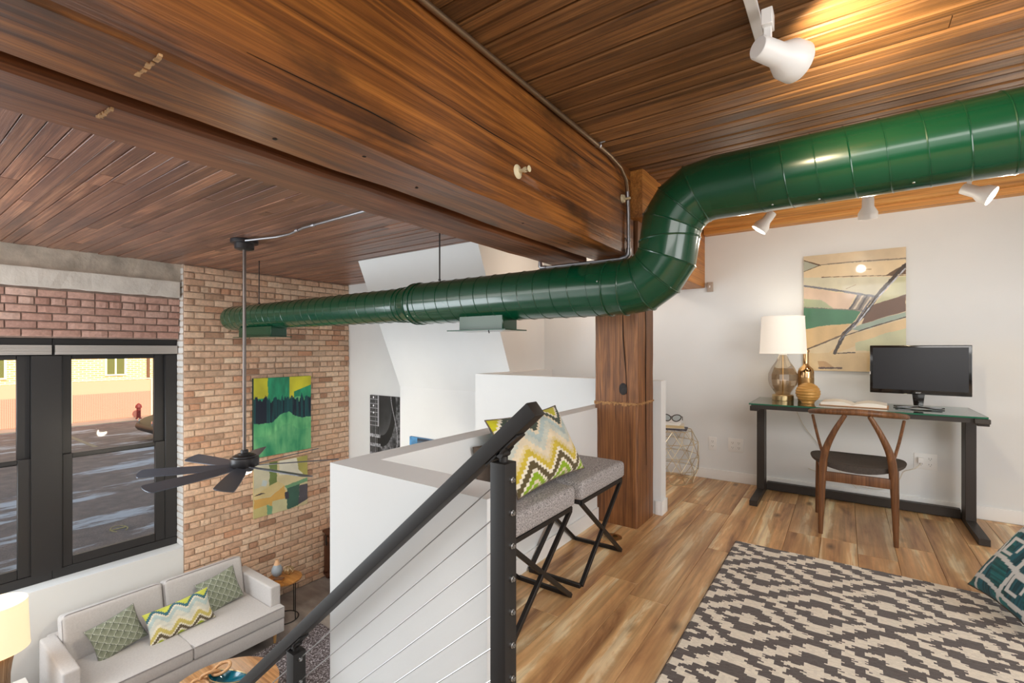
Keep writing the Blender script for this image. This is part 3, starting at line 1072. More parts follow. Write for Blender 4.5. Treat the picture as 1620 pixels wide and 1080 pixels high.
# gored elbows: each gore is its own piece
def gores(centre, a0, a1, n, parent):
    """centre of the bend in xz; angles measured in the xz plane"""
    ns = 40
    cuts = []
    for i in range(n + 1):
        a = a0 + (a1 - a0) * i / n
        cuts.append(a)
    # mitre planes at the cut angles; straight gores between them
    rings_ = []
    for i, a in enumerate(cuts):
        # direction pointing from the bend centre
        rad = Vector((math.cos(a), 0, math.sin(a)))
        if i in (0, n): k = 1.0
        else: k = 1.0 / math.cos((a1 - a0) / n / 2)
        pts = []
        for s in range(ns):
            t = 2 * math.pi * s / ns
            pts.append(Vector((centre[0], DY, centre[1])) + rad * (EC * k + DR * math.cos(t) * k) + Vector((0, 1, 0)) * DR * math.sin(t))
        rings_.append(pts)
    for i in range(n):
        vs = [ob(p) for p in rings_[i]] + [ob(p) for p in rings_[i + 1]]
        fs = [(s, (s + 1) % ns, ns + (s + 1) % ns, ns + s) for s in range(ns)]
        g = obj('elbow_gore', MB().add(vs, fs).mesh('elbow_gore', smooth=True), M['green'], parent)
        pts = [ob(p) for p in rings_[i + 1]]
        obj('seam_ring', MB().tube(pts, 0.0055, 6, closed=True).mesh('seam_ring', smooth=True), M['green'], g)
# upper bend: from horizontal (+x) down to vertical; centre lies below/right
gores((-0.84 + EC, ZUP - EC), R(90), R(180), 4, duct)
gores((-0.84 - EC, ZLO + EC), R(0), R(-90), 4, duct)
# supply registers under the pipe
def register(x0, x1, fx0, fx1):
    b = MB()
    b.box(ob((x0, DY - 0.10, 1.362)), ob((x1, DY + 0.08, 1.475)))
    r = obj('register_box', b.mesh('register_box', bevel=0.004, seg=1), M['green'], duct)
    obj('register_flange', MB().box(ob((fx0, DY - 0.15, 1.354)), ob((fx1, DY + 0.12, 1.362))), M['green'], r)
    obj('damper_lever', MB().tube([ob((x0 + 0.30, DY - 0.12, 1.356)), ob((x0 + 0.31, DY - 0.125, 1.335))], 0.004, 6), M['darkmetal'], r)
register(-2.39, -1.98, -2.47, -1.92)
register(-5.88, -5.14, -5.92, -5.10)
screw = MB().lathe([(0, 0.003), (0.005, 0.002), (0.006, 0)], (0, 0, 0), 8).mesh('screw')
for (xx, a, z, rr) in ((-0.30, 250, ZUP, DR), (-0.1, 255, ZUP, DR), (0.25, 250, ZUP, DR), (1.12, 240, ZUP, DR), (-1.17, 262, ZLO, DR), (-1.22, 170, ZLO, DR)):
    o = obj('screw', screw, M['steel'], duct)
    t = R(a)
    o.location = ob((xx, DY + rr * math.cos(t), z + rr * math.sin(t)))
    o.rotation_euler = (t - R(90), 0, 0)
for xx, lab in ((-2.69, 'thin dark hanger rod above the wider part of the green duct'), (-5.60, 'thin dark hanger rod above the far end of the green duct')):
    t = thing('hanger_rod', lab, 'rod', (xx, DY, 1.76), group='duct hanger rods')
    rr = DR if xx > -3 else DRS
    obj('rod', MB().tube([(0, 0, ZLO + rr - 1.76 + 0.005), (0, 0, ZC - 0.018 - 1.76)], 0.006, 8), M['darkmetal'], t)
    obj('nut', MB().lathe([(0.011, 0), (0.011, 0.014)], (0, 0, ZLO + rr - 1.76 + 0.005), 6), M['darkmetal'], t)

# ---------------------------------------------------------------- conduits
c1 = thing('conduit', 'bare metal conduit that follows the big beam and drops down its end', 'conduit', (-1.155, 2.93, 1.83))
L = lambda *p: [(q[0] + 1.155, q[1] - 2.93, q[2] - 1.83) for q in p]
obj('long_run', MB().tube(L((-1.150, -1.5, 2.384), (-1.150, 2.46, 2.384), (-1.145, 2.62, 2.378), (-1.14, 2.78, 2.352), (-1.140, 2.87, 2.30), (-1.144, 2.905, 2.24)), 0.0125, 10).mesh('t', smooth=True), M['galvold'], c1)
obj('drop', MB().tube(L((-1.144, 2.905, 2.24), (-1.146, 2.925, 2.10), (-1.146, 2.93, 1.845)), 0.0115, 10).mesh('t', smooth=True), M['galv'], c1)
obj('elbow_fitting', MB().tube(L((-1.146, 2.93, 1.875), (-1.146, 2.93, 1.835), (-1.16, 2.93, 1.818), (-1.20, 2.93, 1.813)), [0.017, 0.019, 0.019, 0.016], 10).mesh('t', smooth=True), M['galv'], c1)
obj('cross_run', MB().tube(L((-1.19, 2.93, 1.813), (-1.80, 2.93, 1.813)), 0.0105, 10).mesh('t', smooth=True), M['galv'], c1)
obj('end_fitting', MB().tube(L((-1.77, 2.93, 1.813), (-1.808, 2.93, 1.813), (-1.818, 2.93, 1.825), (-1.818, 2.93, 1.87)), [0.015, 0.019, 0.019, 0.014], 10).mesh('t', smooth=True), M['galv'], c1)
for p, ax in (((-1.150, 2.48, 2.384), 'y'), ((-1.146, 2.93, 1.93), 'z')):
    q = L(p)[0]
    st = MB()
    if ax == 'y':
        st.tube([(q[0] + 0.016 * math.cos(a), q[1], q[2] + 0.016 * math.sin(a)) for a in np.linspace(R(-60), R(200), 10)], 0.005, 5)
        st.tube([(q[0] + 0.01, q[1], q[2] + 0.015), (q[0] + 0.035, q[1] + 0.015, q[2] + 0.022)], 0.004, 5)
    else:
        st.lathe([(0.016, -0.008), (0.016, 0.008)], q, 14)
        st.tube([(q[0], q[1], q[2]), (q[0] - 0.008, q[1] - 0.035, q[2] + 0.003)], 0.006, 6)
    obj('strap', st, M['galv'], c1)
c2 = thing('conduit', 'silver conduit crossing the russet ceiling to the fan', 'conduit', (-4.4, 2.2, ZC - 0.03))
L2 = lambda *p: [(q[0] + 4.4, q[1] - 2.2, q[2] - ZC + 0.03) for q in p]
obj('tube', MB().tube(L2((-4.56, 2.14, ZC - 0.042), (-4.2, 2.24, ZC - 0.040), (-4.0, 2.25, ZC - 0.040), (-3.7, 2.20, ZC - 0.040), (-1.77, 2.18, ZC - 0.040)), 0.0105, 10).mesh('t', smooth=True), M['galv'], c2)
for xx in (-3.82, -3.55):
    q = L2((xx, 2.215 if xx < -3.7 else 2.199, ZC - 0.040))[0]
    obj('coupling', MB().tube([(q[0] - 0.02, q[1], q[2]), (q[0] + 0.02, q[1], q[2])], 0.015, 8), M['galv'], c2)

# ---------------------------------------------------------------- fittings on the beam
def beam_fitting(loc, label):
    t = thing('sprinkler_head', label, 'sprinkler', loc)
    rot = Matrix.Rotation(R(90), 3, 'Y')
    obj('escutcheon', MB().lathe([(0.0, 0), (0.030, 0), (0.031, 0.003), (0.018, 0.010), (0.008, 0.012)], (0, 0, 0), 20, M=rot).mesh('t', smooth=True), M['cream'], t)
    obj('body', MB().lathe([(0.008, 0.01), (0.008, 0.035), (0.012, 0.036), (0.012, 0.046), (0.0, 0.047)], (0, 0, 0), 12, M=rot).mesh('t', smooth=True), M['cream'], t)
    obj('yoke', MB().tube([(0.02, -0.009, -0.002), (0.05, -0.012, -0.004), (0.062, 0, -0.004), (0.05, 0.012, -0.004), (0.02, 0.009, -0.002)], 0.0025, 6), M['cream'], t)
    obj('deflector', MB().lathe([(0, 0.060), (0.014, 0.061), (0.014, 0.063), (0, 0.064)], (0, 0, 0), 12, M=rot), M['cream'], t)
beam_fitting((-1.168, 1.69, 1.995), 'cream sprinkler head poking out of the big beam')
t = thing('junction_cover', 'cream round cover plate behind the dropping conduit', 'cover plate', (-1.166, 2.872, 2.185))
obj('plate', MB().lathe([(0, 0.016), (0.024, 0.014), (0.028, 0)], (0, 0, 0), 18, M=Matrix.Rotation(R(90), 3, 'Y')).mesh('t', smooth=True), M['cream'], t)
obj('knob', MB().lathe([(0.008, 0.0), (0.008, 0.05), (0.0, 0.052)], (0, 0.012, 0), 10, M=Matrix.Rotation(R(90), 3, 'Y')).mesh('t', smooth=True), M['cream'], t)
t = thing('cover_box', 'small grey metal box where the orange beam meets the wall', 'electrical box', (-1.035, YB, 1.80))
obj('box', MB().box((-0.026, -0.03, -0.04), (0.026, 0, 0.05)).mesh('t', bevel=0.004), mat('grey_box', (176, 160, 146), 0.5), t)
obj('toggle', MB().box((-0.005, -0.036, -0.002), (0.005, -0.03, 0.018)), M['plate'], t)

# ---------------------------------------------------------------- stair railing
rl = thing('stair_railing', 'black steel stair railing with thin taut cables', 'railing', (-0.715, 0.97, 0))
Q = lambda p: (p[0] + 0.715, p[1] - 0.97, p[2])
def rpost(x1, z0, z1):
    b = MB().box(Q((x1 - 0.048, 0.945, z0)), Q((x1, 0.995, z1)))
    return obj('post', b.mesh('post', bevel=0.003, seg=2), M['rail'], rl)
p1 = rpost(-0.690, -0.25, 0.932)
p2 = rpost(-1.655, -1.30, 0.092)
SL = 0.8736
zr = lambda x: 1.071 + SL * (x + 0.62)
hb = MB().beam(Q((-0.615, 0.97, zr(-0.615))), Q((-2.75, 0.97, zr(-2.75))), 0.046, 0.040)
obj('handrail', hb.mesh('handrail', bevel=0.003, seg=2), M['rail'], rl)
for px_, zt in ((-0.714, 0.932), (-1.679, 0.092)):
    br = MB()
    br.beam(Q((px_ - 0.045, 0.97, zr(px_ - 0.045) - 0.031)), Q((px_ + 0.055, 0.97, zr(px_ + 0.055) - 0.031)), 0.036, 0.006)
    obj('saddle', br.mesh('t', bevel=0.001, seg=1), M['rail'], rl)
    k = MB()
    k.tube([Q((px_, 0.97, zt - 0.002)), Q((px_, 0.97, zt + 0.014))], 0.012, 12)
    k.tube([Q((px_, 0.952, zt + 0.022)), Q((px_, 0.988, zt + 0.022))], 0.011, 12)
    k.tube([Q((px_ + 0.004, 0.956, zt + 0.024)), Q((px_ + 0.018, 0.956, zt + 0.04))], 0.006, 8)
    k.tube([Q((px_ + 0.004, 0.984, zt + 0.024)), Q((px_ + 0.018, 0.984, zt + 0.04))], 0.006, 8)
    obj('pivot', k.mesh('t', smooth=True), M['rail'], rl)
bolt = MB().lathe([(0.0075, 0), (0.0075, 0.006), (0.005, 0.007), (0.005, 0.011), (0.002, 0.0112), (0.002, 0.008)], (0, 0, 0), 10, M=Matrix.Rotation(R(90), 3, 'Y')).mesh('bolt', smooth=True)
bolt.materials.append(M['steel'])
for i in range(11):
    z = 0.889 - 0.0835 * i
    o = obj('bolt', bolt, M['steel'], p1)
    o.location = Q((-0.690, 0.970, z))
    xb = -1.657
    cz = z - 0.02
    obj('cable', MB().tube([Q((-0.738, 0.97, cz)), Q((-1.655, 0.97, cz - SL * (1.655 - 0.738)))], 0.0018, 6), M['steel'], rl)
    o = obj('bolt', bolt, M['darkmetal'], p2)
    o.location = Q((-1.655, 0.970, cz - SL * (1.655 - 0.738)))
    obj('cable', MB().tube([Q((-1.703, 0.97, cz - SL * 0.965)), Q((-2.75, 0.97, cz - SL * (2.75 - 0.738)))], 0.0018, 6), M['steel'], rl)

# the flight of stairs below the railing (out of the frame)
sr = MB()
for i in range(10):
    x1 = -0.70 - i * 0.24
    z = -0.21 * (i + 1)
    sr.box((x1 - 0.25, 0.02, z - 0.04), (x1, 0.93, z))
    sr.box((x1 - 0.012, 0.02, z), (x1, 0.93, z + 0.17))
struct('stairs', sr, M['walnut'], label='flight of stairs going down beside the railing')

# ---------------------------------------------------------------- spot lights
def spot_head(name, loc, direc, label, lit=False, scale=1.0, post=0.12, group=None, hang=(0, 0, 1)):
    t = thing(name, label, 'spotlight', loc, group=group)
    q = Vector(direc).normalized().to_track_quat('Z', 'Y').to_matrix()
    s = scale
    prof = [(0.0, -0.085), (0.030, -0.085), (0.034, -0.080), (0.036, -0.005), (0.058, 0.035), (0.060, 0.075), (0.058, 0.078), (0.056, 0.06), (0.034, 0.0), (0.0, -0.002)]
    obj('shade', MB().lathe([(r * s, z * s) for r, z in prof], (0, 0, 0), 32, M=q).mesh('shade', smooth=True), M['whiteplastic'], t)
    obj('bulb', MB().lathe([(0.0, 0.066 * s), (0.03 * s, 0.064 * s), (0.052 * s, 0.058 * s), (0.04 * s, 0.02 * s)], (0, 0, 0), 24, M=q).mesh('bulb', smooth=True), M['bulb'] if lit else M['bulboff'], t)
    arm = MB()
    u = Vector(hang)
    b0 = q @ Vector((0, 0, -0.045 * s))
    arm.beam(b0 + Vector((0, 0, 0.03 * s)), (b0[0], b0[1], post - 0.02), 0.022 * s, 0.018 * s, up=(0, 1, 0))
    obj('arm', arm.mesh('arm', bevel=0.002, seg=1), M['whiteplastic'], t)
    ad = MB().box((b0[0] - 0.017, b0[1] - 0.03, post - 0.055), (b0[0] + 0.017, b0[1] + 0.03, post))
    obj('adaptor', ad.mesh('adaptor', bevel=0.002, seg=1), M['whiteplastic'], t)
    return t
h0 = Vector((-0.185, 1.86, 2.235))
dh = Vector((0.816, 0.578, 0)) * 0.90 + Vector((-0.578, 0.816, 0)) * 0.30 + Vector((0, 0, -0.10))
spot_head('track_spotlight', h0, dh, 'large white spotlight nearest the camera, hanging from the ceiling track', scale=1.12, post=ZR - 0.035 - 0.022 - h0[2])
tr = thing('lighting_track', 'white lighting track running overhead towards the duct', 'track', (-0.26, 0.8, ZR - 0.022))
obj('rail', MB().box((-0.018, -1.9, -0.020), (0.018, 1.19, -0.001)).mesh('t', bevel=0.002, seg=1), M['whiteplastic'], tr)
obj('end_cap', MB().box((-0.019, 1.19, -0.021), (0.019, 1.215, 0)).mesh('t', bevel=0.002, seg=1), M['whiteplastic'], tr)
ty = 3.85
ht = [(-0.47, (-0.55, -0.1, -0.75), 'small white spotlight under the duct, left of the painting', False),
      (0.125, (0.0, 0.35, -1.0), 'small white spotlight pointing straight down above the painting', False),
      (0.64, (0.85, -0.25, -0.55), 'small lit spotlight at the right, its lamp glaring', True)]
for x, d, lab, lit in ht:
    spot_head('track_spotlight', (x, ty, 2.145), d, lab, lit, scale=0.92, post=ZR - 0.042 - 2.145, group='spotlights behind the duct')
tr = thing('lighting_track', 'white lighting track hidden above the green duct', 'track', (0.2, ty, ZR - 0.022))
obj('rail', MB().box((-0.95, -0.018, -0.020), (1.3, 0.018, -0.001)).mesh('t', bevel=0.002, seg=1), M['whiteplastic'], tr)
light('spot_near', 'SPOT', tuple(h0 + dh.normalized() * 0.10), 62, (1.0, 0.80, 0.50), aim=tuple(h0 + Vector((1.3, 0.9, 0.25))), spot=165, blend=1.0, radius=0.04)
for lx, ly, lz_, e in ((-0.60, 3.82, 2.00, 4.5), (0.125, 3.91, 1.97, 4.5), (0.76, 3.82, 2.06, 5.5)):
    light('spot_lamp_fill', 'POINT', (lx, ly, lz_), e, (1.0, 0.91, 0.78), radius=0.035)  # only the right head is lit; the lamps at the other two are added

# ---------------------------------------------------------------- rug of the mezzanine
def rug_tone(x, y):
    """dark = 1, pale = 0; stepped concentric diamonds"""
    px_, py_ = 0.514, 0.482
    def T(cx, cy):
        dx = (x - cx + px_ / 2) % px_ - px_ / 2
        dy = (y - cy + py_ / 2) % py_ - py_ / 2
        i = np.floor(np.abs(dx) / (px_ / 12))
        a, d = np.abs(dx), np.abs(dy)
        t = i + d / (py_ / 12)
        dark = ((t >= 1.1) & (t < 2.9)) | (t >= 4.6)
        thin = d < 0.013
        dark = np.where(thin & (a < 0.098), False, dark)
        dark = np.where(thin & (a >= 0.098) & (a < 0.165), True, dark)
        dark = np.where(thin & (a >= 0.165) & (a < 0.240), False, dark)
        dark = np.where((t < 1.2) & (a > 0.030) & ~thin, True, dark)
        return t, dark
    t1, d1 = T(-0.352, 2.813)
    t2, d2 = T(-0.095, 3.054)
    return np.where(t1 < t2, d1, d2).astype(float)
rg = thing('area_rug', 'cream and charcoal woven rug of stepped diamonds on the plank floor', 'rug', (-0.56, 1.0, 0.0005))
rx, ry = -0.565, 0.9
RW, RL = 2.3, 2.345
cw, ch = 0.0107, 0.0067
nx, ny = int(RW / cw), int(RL / ch)
gx, gy = np.meshgrid(np.arange(nx + 1) * cw, np.arange(ny + 1) * ch)
zz = 0.011 + 0.002 * (fbm(gx * 40, gy * 60, 3) - 0.5) + 0.0012 * rng.random(gx.shape)
edge = np.minimum(np.minimum(gx, gx.max() - gx), np.minimum(gy, gy.max() - gy))
zz = np.where(edge < 0.004, 0.002, zz)
wob = 0.008 * (fbm(gy * 3, gy * 0 + 2, 8) - 0.5)
V3 = np.stack([gx + rx + 0.56 + wob, gy + ry - 1.0 + 0.010 * (fbm(gx * 2.5, gx * 0, 4) - 0.5), zz], -1).reshape(-1, 3)
fs = [(j * (nx + 1) + i, j * (nx + 1) + i + 1, (j + 1) * (nx + 1) + i + 1, (j + 1) * (nx + 1) + i) for j in range(ny) for i in range(nx)]
me = bpy.data.meshes.new('pile')
me.from_pydata(V3.tolist(), [], fs)
cx_, cy_ = np.meshgrid((np.arange(nx) + 0.5) * cw + rx, (np.arange(ny) + 0.5) * ch + ry)
jit = np.repeat((rng.random((ny, nx // 3 + 1)) - 0.5) * 0.016, 3, axis=1)[:, :nx]
tn = rug_tone((cx_ + jit).ravel(), (cy_ + (rng.random(cx_.shape) - 0.5) * 0.006).ravel())
ca = me.color_attributes.new('Col', 'FLOAT_COLOR', 'CORNER')
lightc, darkc = np.array(s2l((236, 226, 208))), np.array(s2l((88, 78, 74)))
fc = lightc[None] * (1 - tn[:, None]) + darkc[None] * tn[:, None]
fc = fc * (0.92 + 0.16 * rng.random((len(fc), 1)))
arr = np.ones((len(fc) * 4, 4), np.float32)
arr[:, :3] = np.repeat(fc, 4, axis=0)
ca.data.foreach_set('color', arr.ravel())
M['rug'] = printed('woven_rug', 0.95, bump=0.5, bscale=350, sheen=0.2)
obj('pile', me, M['rug'], rg)
obj('backing', MB().box((rx + 0.56, ry - 1.0, 0.0), (rx + 0.56 + RW, ry - 1.0 + RL, 0.004)), mat('rug_backing', (96, 84, 74), 0.95), rg)

# ---------------------------------------------------------------- desk
dk = thing('desk', 'charcoal metal desk with a glass top against the white wall', 'desk', (0.06, 4.35, 0))
F = M['deskmetal']
for x0, lab in ((-0.607, 'l'), (0.680, 'r')):
    x1 = x0 + 0.056
    obj('leg', MB().box((x0 - 0.06, 0.10, 0.04), (x1 - 0.06, 0.24, 0.735)).mesh('t', bevel=0.002, seg=1), F, dk)
    obj('foot', MB().box((x0 - 0.06, -0.285, 0.0), (x1 - 0.06, 0.30, 0.042)).mesh('t', bevel=0.002, seg=1), F, dk)
    obj('side_rail', MB().box((x0 - 0.06, -0.26, 0.737), (x1 - 0.06, 0.26, 0.775)).mesh('t', bevel=0.002, seg=1), F, dk)
obj('stretcher', MB().box((-0.611, 0.245, 0.006), (0.62, 0.295, 0.072)).mesh('t', bevel=0.002, seg=1), F, dk)
obj('frame', MB().box((-0.655, -0.285, 0.757), (0.665, -0.245, 0.788)).box((-0.655, 0.25, 0.757), (0.665, 0.285, 0.788)).box((-0.655, -0.245, 0.765), (-0.60, 0.25, 0.788)).box((0.61, -0.245, 0.765), (0.665, 0.25, 0.788)).mesh('t'), F, dk)
tp = obj('glass_top', MB().box((-0.667, -0.30, 0.790), (0.662, 0.295, 0.799)), M['deskglass'], dk)
obj('glass_edge', MB().box((-0.668, -0.3015, 0.7895), (0.663, -0.300, 0.7995)).box((0.662, -0.30, 0.7895), (0.6635, 0.295, 0.7995)).box((-0.6685, -0.30, 0.7895), (-0.667, 0.295, 0.7995)), M['glassedge'], tp)
o = obj('end_bracket', MB().box((0.60, -0.312, 0.757), (0.672, -0.27, 0.787)).mesh('t', bevel=0.003, seg=1), mat('dark_bracket', (70, 66, 62), 0.25), dk)
o['label'] = 'small shiny dark bracket'

# ---------------------------------------------------------------- desk lamp
lp = thing('table_lamp', 'table lamp with white drum shade and smoked faceted glass body on the desk', 'lamp', (-0.415, 4.45, 0.80))
obj('base', MB().lathe([(0.0, 0), (0.078, 0), (0.079, 0.006), (0.079, 0.040), (0.074, 0.046), (0, 0.047)], n=32).mesh('t', smooth=True), M['brass'], lp)
gp = [(0.052, 0.047), (0.060, 0.065), (0.100, 0.125), (0.108, 0.165), (0.106, 0.215), (0.085, 0.265), (0.050, 0.320), (0.033, 0.360), (0.027, 0.375)]
b = MB()
n = 10
vs, fs = [], []
for r, z in gp:
    for k in range(n): vs.append((r * math.cos(2 * math.pi * (k + .3) / n), r * math.sin(2 * math.pi * (k + .3) / n), z))
for i in range(len(gp) - 1):
    for k in range(n): fs.append((i * n + k, i * n + (k + 1) % n, (i + 1) * n + (k + 1) % n, (i + 1) * n + k))
obj('glass_body', b.add(vs, fs), M['smoke'], lp)
obj('stem', MB().tube([(0, 0, 0.045), (0, 0, 0.40)], 0.006, 8), M['brass'], lp)
obj('collar', MB().lathe([(0.0, 0.372), (0.030, 0.372), (0.030, 0.381), (0.012, 0.384), (0.012, 0.42), (0, 0.42)]).mesh('t', smooth=True), M['trimwhite'], lp)
def shade(r0, r1, z0, z1, m, parent, t=0.003):
    b = MB().lathe([(r0, z0), (r1, z1), (r1 - t, z1), (r0 - t, z0), (r0, z0)], n=48)
    me = b.mesh('shade', smooth=True)
    o = obj('shade', me, m, parent)
    for r, z in ((r0, z0), (r1, z1)):
        obj('trim_ring', MB().tube([(r * math.cos(a), r * math.sin(a), z) for a in np.linspace(0, 2 * math.pi, 40)[:-1]], 0.003, 5, closed=True), m, o)
    return o
shade(0.170, 0.155, 0.385, 0.685, M['shade'], lp)
obj('bulb', MB().lathe([(0, 0.40), (0.014, 0.42), (0.03, 0.46), (0.032, 0.49), (0.02, 0.515), (0, 0.52)], n=16).mesh('t', smooth=True), M['bulb'], lp)
light('lamp_light', 'POINT', (-0.415, 4.45, 1.30), 1.3, (1, 0.9, 0.75), radius=0.05)

# ---------------------------------------------------------------- vases, book, monitor
bo = thing('bottle', 'tall gold mirrored bottle behind the round ribbed vase', 'bottle', (-0.255, 4.47, 0.80))
obj('body', MB().lathe([(0.0, 0), (0.054, 0.0), (0.057, 0.006), (0.057, 0.19)], n=32).mesh('t', smooth=True), mat('satin_gold', (176, 140, 92), 0.35, 0.9), bo)
obj('shoulder', MB().lathe([(0.057, 0.19), (0.0575, 0.235), (0.050, 0.262), (0.026, 0.285), (0.021, 0.30), (0.020, 0.345)], n=32).mesh('t', smooth=True), M['gold'], bo)
obj('neck', MB().lathe([(0.020, 0.345), (0.020, 0.392), (0.025, 0.394), (0.026, 0.412), (0.020, 0.416), (0.012, 0.414), (0.012, 0.35)], n=24).mesh('t', smooth=True), M['gold'], bo)
gv = thing('vase', 'round horizontally ribbed golden vase on the desk beside the lamp', 'vase', (-0.232, 4.30, 0.80))
pr = [(0.0, 0), (0.042, 0.0), (0.045, 0.01)]
for i in range(41):
    t = i / 40
    a = R(-58 + t * 145)
    r = 0.083 * math.cos(a) + 0.0022 * math.sin(t * 2 * math.pi * 9)
    pr.append((max(r, 0.01), 0.082 + 0.078 * math.sin(a)))
pr += [(0.008, 0.158), (0.0, 0.154)]
obj('body', MB().lathe(pr, n=36).mesh('t', smooth=True), M['goldtan'], gv)
bk = thing('book', 'open book lying face up on the glass desk', 'book', (0.055, 4.33, 0.80), R(-4))
for s in (-1, 1):
    vs, fs = [], []
    for i in range(13):
        t = i / 12
        z = 0.012 + 0.026 * math.sin(min(1, t * 1.6) * math.pi / 2) * (1 - 0.65 * t ** 2.2) if i else 0.008
        for y in (-0.115, 0.115):
            vs += [(s * 0.195 * t, y, 0.004), (s * 0.195 * t, y, z)]
    for i in range(12):
        a, c = i * 4, (i + 1) * 4
        fs += [(a + 1, c + 1, c + 3, a + 3), (a, a + 1, a + 1, a) if False else (a, c, c + 1, a + 1), (a + 2, a + 3, c + 3, c + 2)]
    fs += [(12 * 4, 12 * 4 + 2, 12 * 4 + 3, 12 * 4 + 1)]
    obj('pages', MB().add(vs, fs).mesh('pages', smooth=True), M['paper'], bk)
    obj('cover', MB().box((min(0, s * 0.205), -0.12, 0.0), (max(0, s * 0.205), 0.12, 0.004)), M['tan'], bk)
mo = thing('computer_monitor', 'black widescreen computer monitor on the right half of the desk', 'monitor', (0.425, 4.36, 0.80), R(-6))
mw, z0, z1 = 0.272, 0.10, 0.447
bz = MB()
bz.box((-mw, -0.012, z0), (mw, 0.012, z1))
pn = obj('housing', bz.mesh('t', bevel=0.005, seg=2), M['blackgloss'], mo)
obj('back_cover', MB().box((-0.20, 0.012, z0 + 0.04), (0.20, 0.045, z1 - 0.05)).mesh('t', bevel=0.015), M['rail'], mo)
obj('screen', MB().box((-mw + 0.017, -0.0132, z0 + 0.030), (mw - 0.017, -0.0118, z1 - 0.016)), M['screen'], mo)
obj('sticker', MB().box((-mw - 0.0006, -0.008, 0.235), (-mw + 0.004, -0.0128, 0.255)), M['plate'], mo)
nk = MB().prism([(-0.026, 0.02), (0.026, 0.02), (0.036, 0.112), (-0.036, 0.112)], 'y', 0.006, 0.022)
obj('neck', nk.mesh('t', bevel=0.003), M['blackgloss'], mo)
st = MB()
for a in (R(205), R(-25), R(160), R(20)):
    L_ = 0.135 if abs(math.sin(a)) > 0.38 else 0.145
    st.beam((0, 0.01, 0.011), (math.cos(a) * L_, 0.01 + math.sin(a) * 0.13, 0.006), 0.022, 0.010)
obj('foot', st.mesh('t', bevel=0.003), M['blackgloss'], mo)
fc_ = bpy.data.curves.new('logo', 'FONT')
fc_.body = 'acer'
fc_.size = 0.017
fc_.align_x = 'CENTER'
fc_.extrude = 0.0004
tmp = bpy.data.objects.new('logo', fc_)
COL.objects.link(tmp)
bpy.context.view_layer.update()
me = bpy.data.meshes.new_from_object(tmp.evaluated_get(bpy.context.evaluated_depsgraph_get()))
bpy.data.objects.remove(tmp)
lo = obj('logo', me, mat('silver_print', (206, 206, 208), 0.3, 0.3), mo)
lo.rotation_euler = (R(90), 0, 0)
lo.location = (0.0, -0.0125, z0 + 0.009)

# ---------------------------------------------------------------- wishbone-like chair
ch_ = thing('desk_chair', 'walnut armchair with curved top rail and dark padded seat at the desk', 'chair', (0.065, 3.95, 0))
def cub(P, n=10):
    """Catmull-Rom through points"""
    P = [Vector(p) for p in P]
    out = []
    for i in range(len(P) - 1):
        a = P[max(i - 1, 0)]; b = P[i]; c = P[i + 1]; d = P[min(i + 2, len(P) - 1)]
        for k in range(n):
            t = k / n
            out.append(0.5 * ((2 * b) + (c - a) * t + (2 * a - 5 * b + 4 * c - d) * t * t + (3 * b - a - 3 * c + d) * t ** 3))
    out.append(P[-1])
    return out
def taper(pts, rr):
    m = len(pts)
    return [np.interp(i / (m - 1), np.linspace(0, 1, len(rr)), rr) for i in range(m)]
for s in (-1, 1):
    P = cub([(s * 0.195, -0.225, 0), (s * 0.190, -0.222, 0.22), (s * 0.182, -0.225, 0.43), (s * 0.166, -0.238, 0.56), (s * 0.118, -0.262, 0.69), (s * 0.062, -0.275, 0.80)])
    obj('rear_leg', MB().tube(P, [float(v) for v in taper(P, [0.013, 0.019, 0.024, 0.022, 0.017, 0.013])], 12).mesh('t', smooth=True), M['walnut'], ch_)
    P = cub([(s * 0.232, 0.235, 0), (s * 0.225, 0.222, 0.22), (s * 0.220, 0.205, 0.43)])
    obj('front_leg', MB().tube(P, [float(v) for v in taper(P, [0.012, 0.018, 0.020])], 12).mesh('t', smooth=True), M['walnut'], ch_)
    P = cub([(s * 0.176, -0.215, 0.50), (s * 0.215, -0.13, 0.63), (s * 0.247, -0.045, 0.760)], 6)
    obj('arm_strut', MB().tube(P, 0.009, 8).mesh('t', smooth=True), M['walnut'], ch_)
    obj('side_apron', MB().beam((s * 0.185, -0.20, 0.405), (s * 0.215, 0.19, 0.405), 0.020, 0.05).mesh('t', bevel=0.004), M['walnut'], ch_)
obj('rear_apron', MB().beam((-0.175, -0.228, 0.385), (0.175, -0.228, 0.385), 0.022, 0.062).mesh('t', bevel=0.004), M['walnut'], ch_)
obj('front_apron', MB().beam((-0.21, 0.20, 0.405), (0.21, 0.20, 0.405), 0.022, 0.05).mesh('t', bevel=0.004), M['walnut'], ch_)
P = [(0.262 * math.sin(a), -0.02 - 0.262 * math.cos(a) * 1.0, 0.822 - 0.045 * (abs(a) / R(95)) ** 1.5) for a in np.linspace(R(-97), R(97), 33)]
rr = [0.014 + 0.0075 * math.cos(a * 0.93) for a in np.linspace(R(-97), R(97), 33)]
obj('top_rail', MB().tube(P, rr, 12).mesh('t', smooth=True), M['walnut'], ch_)
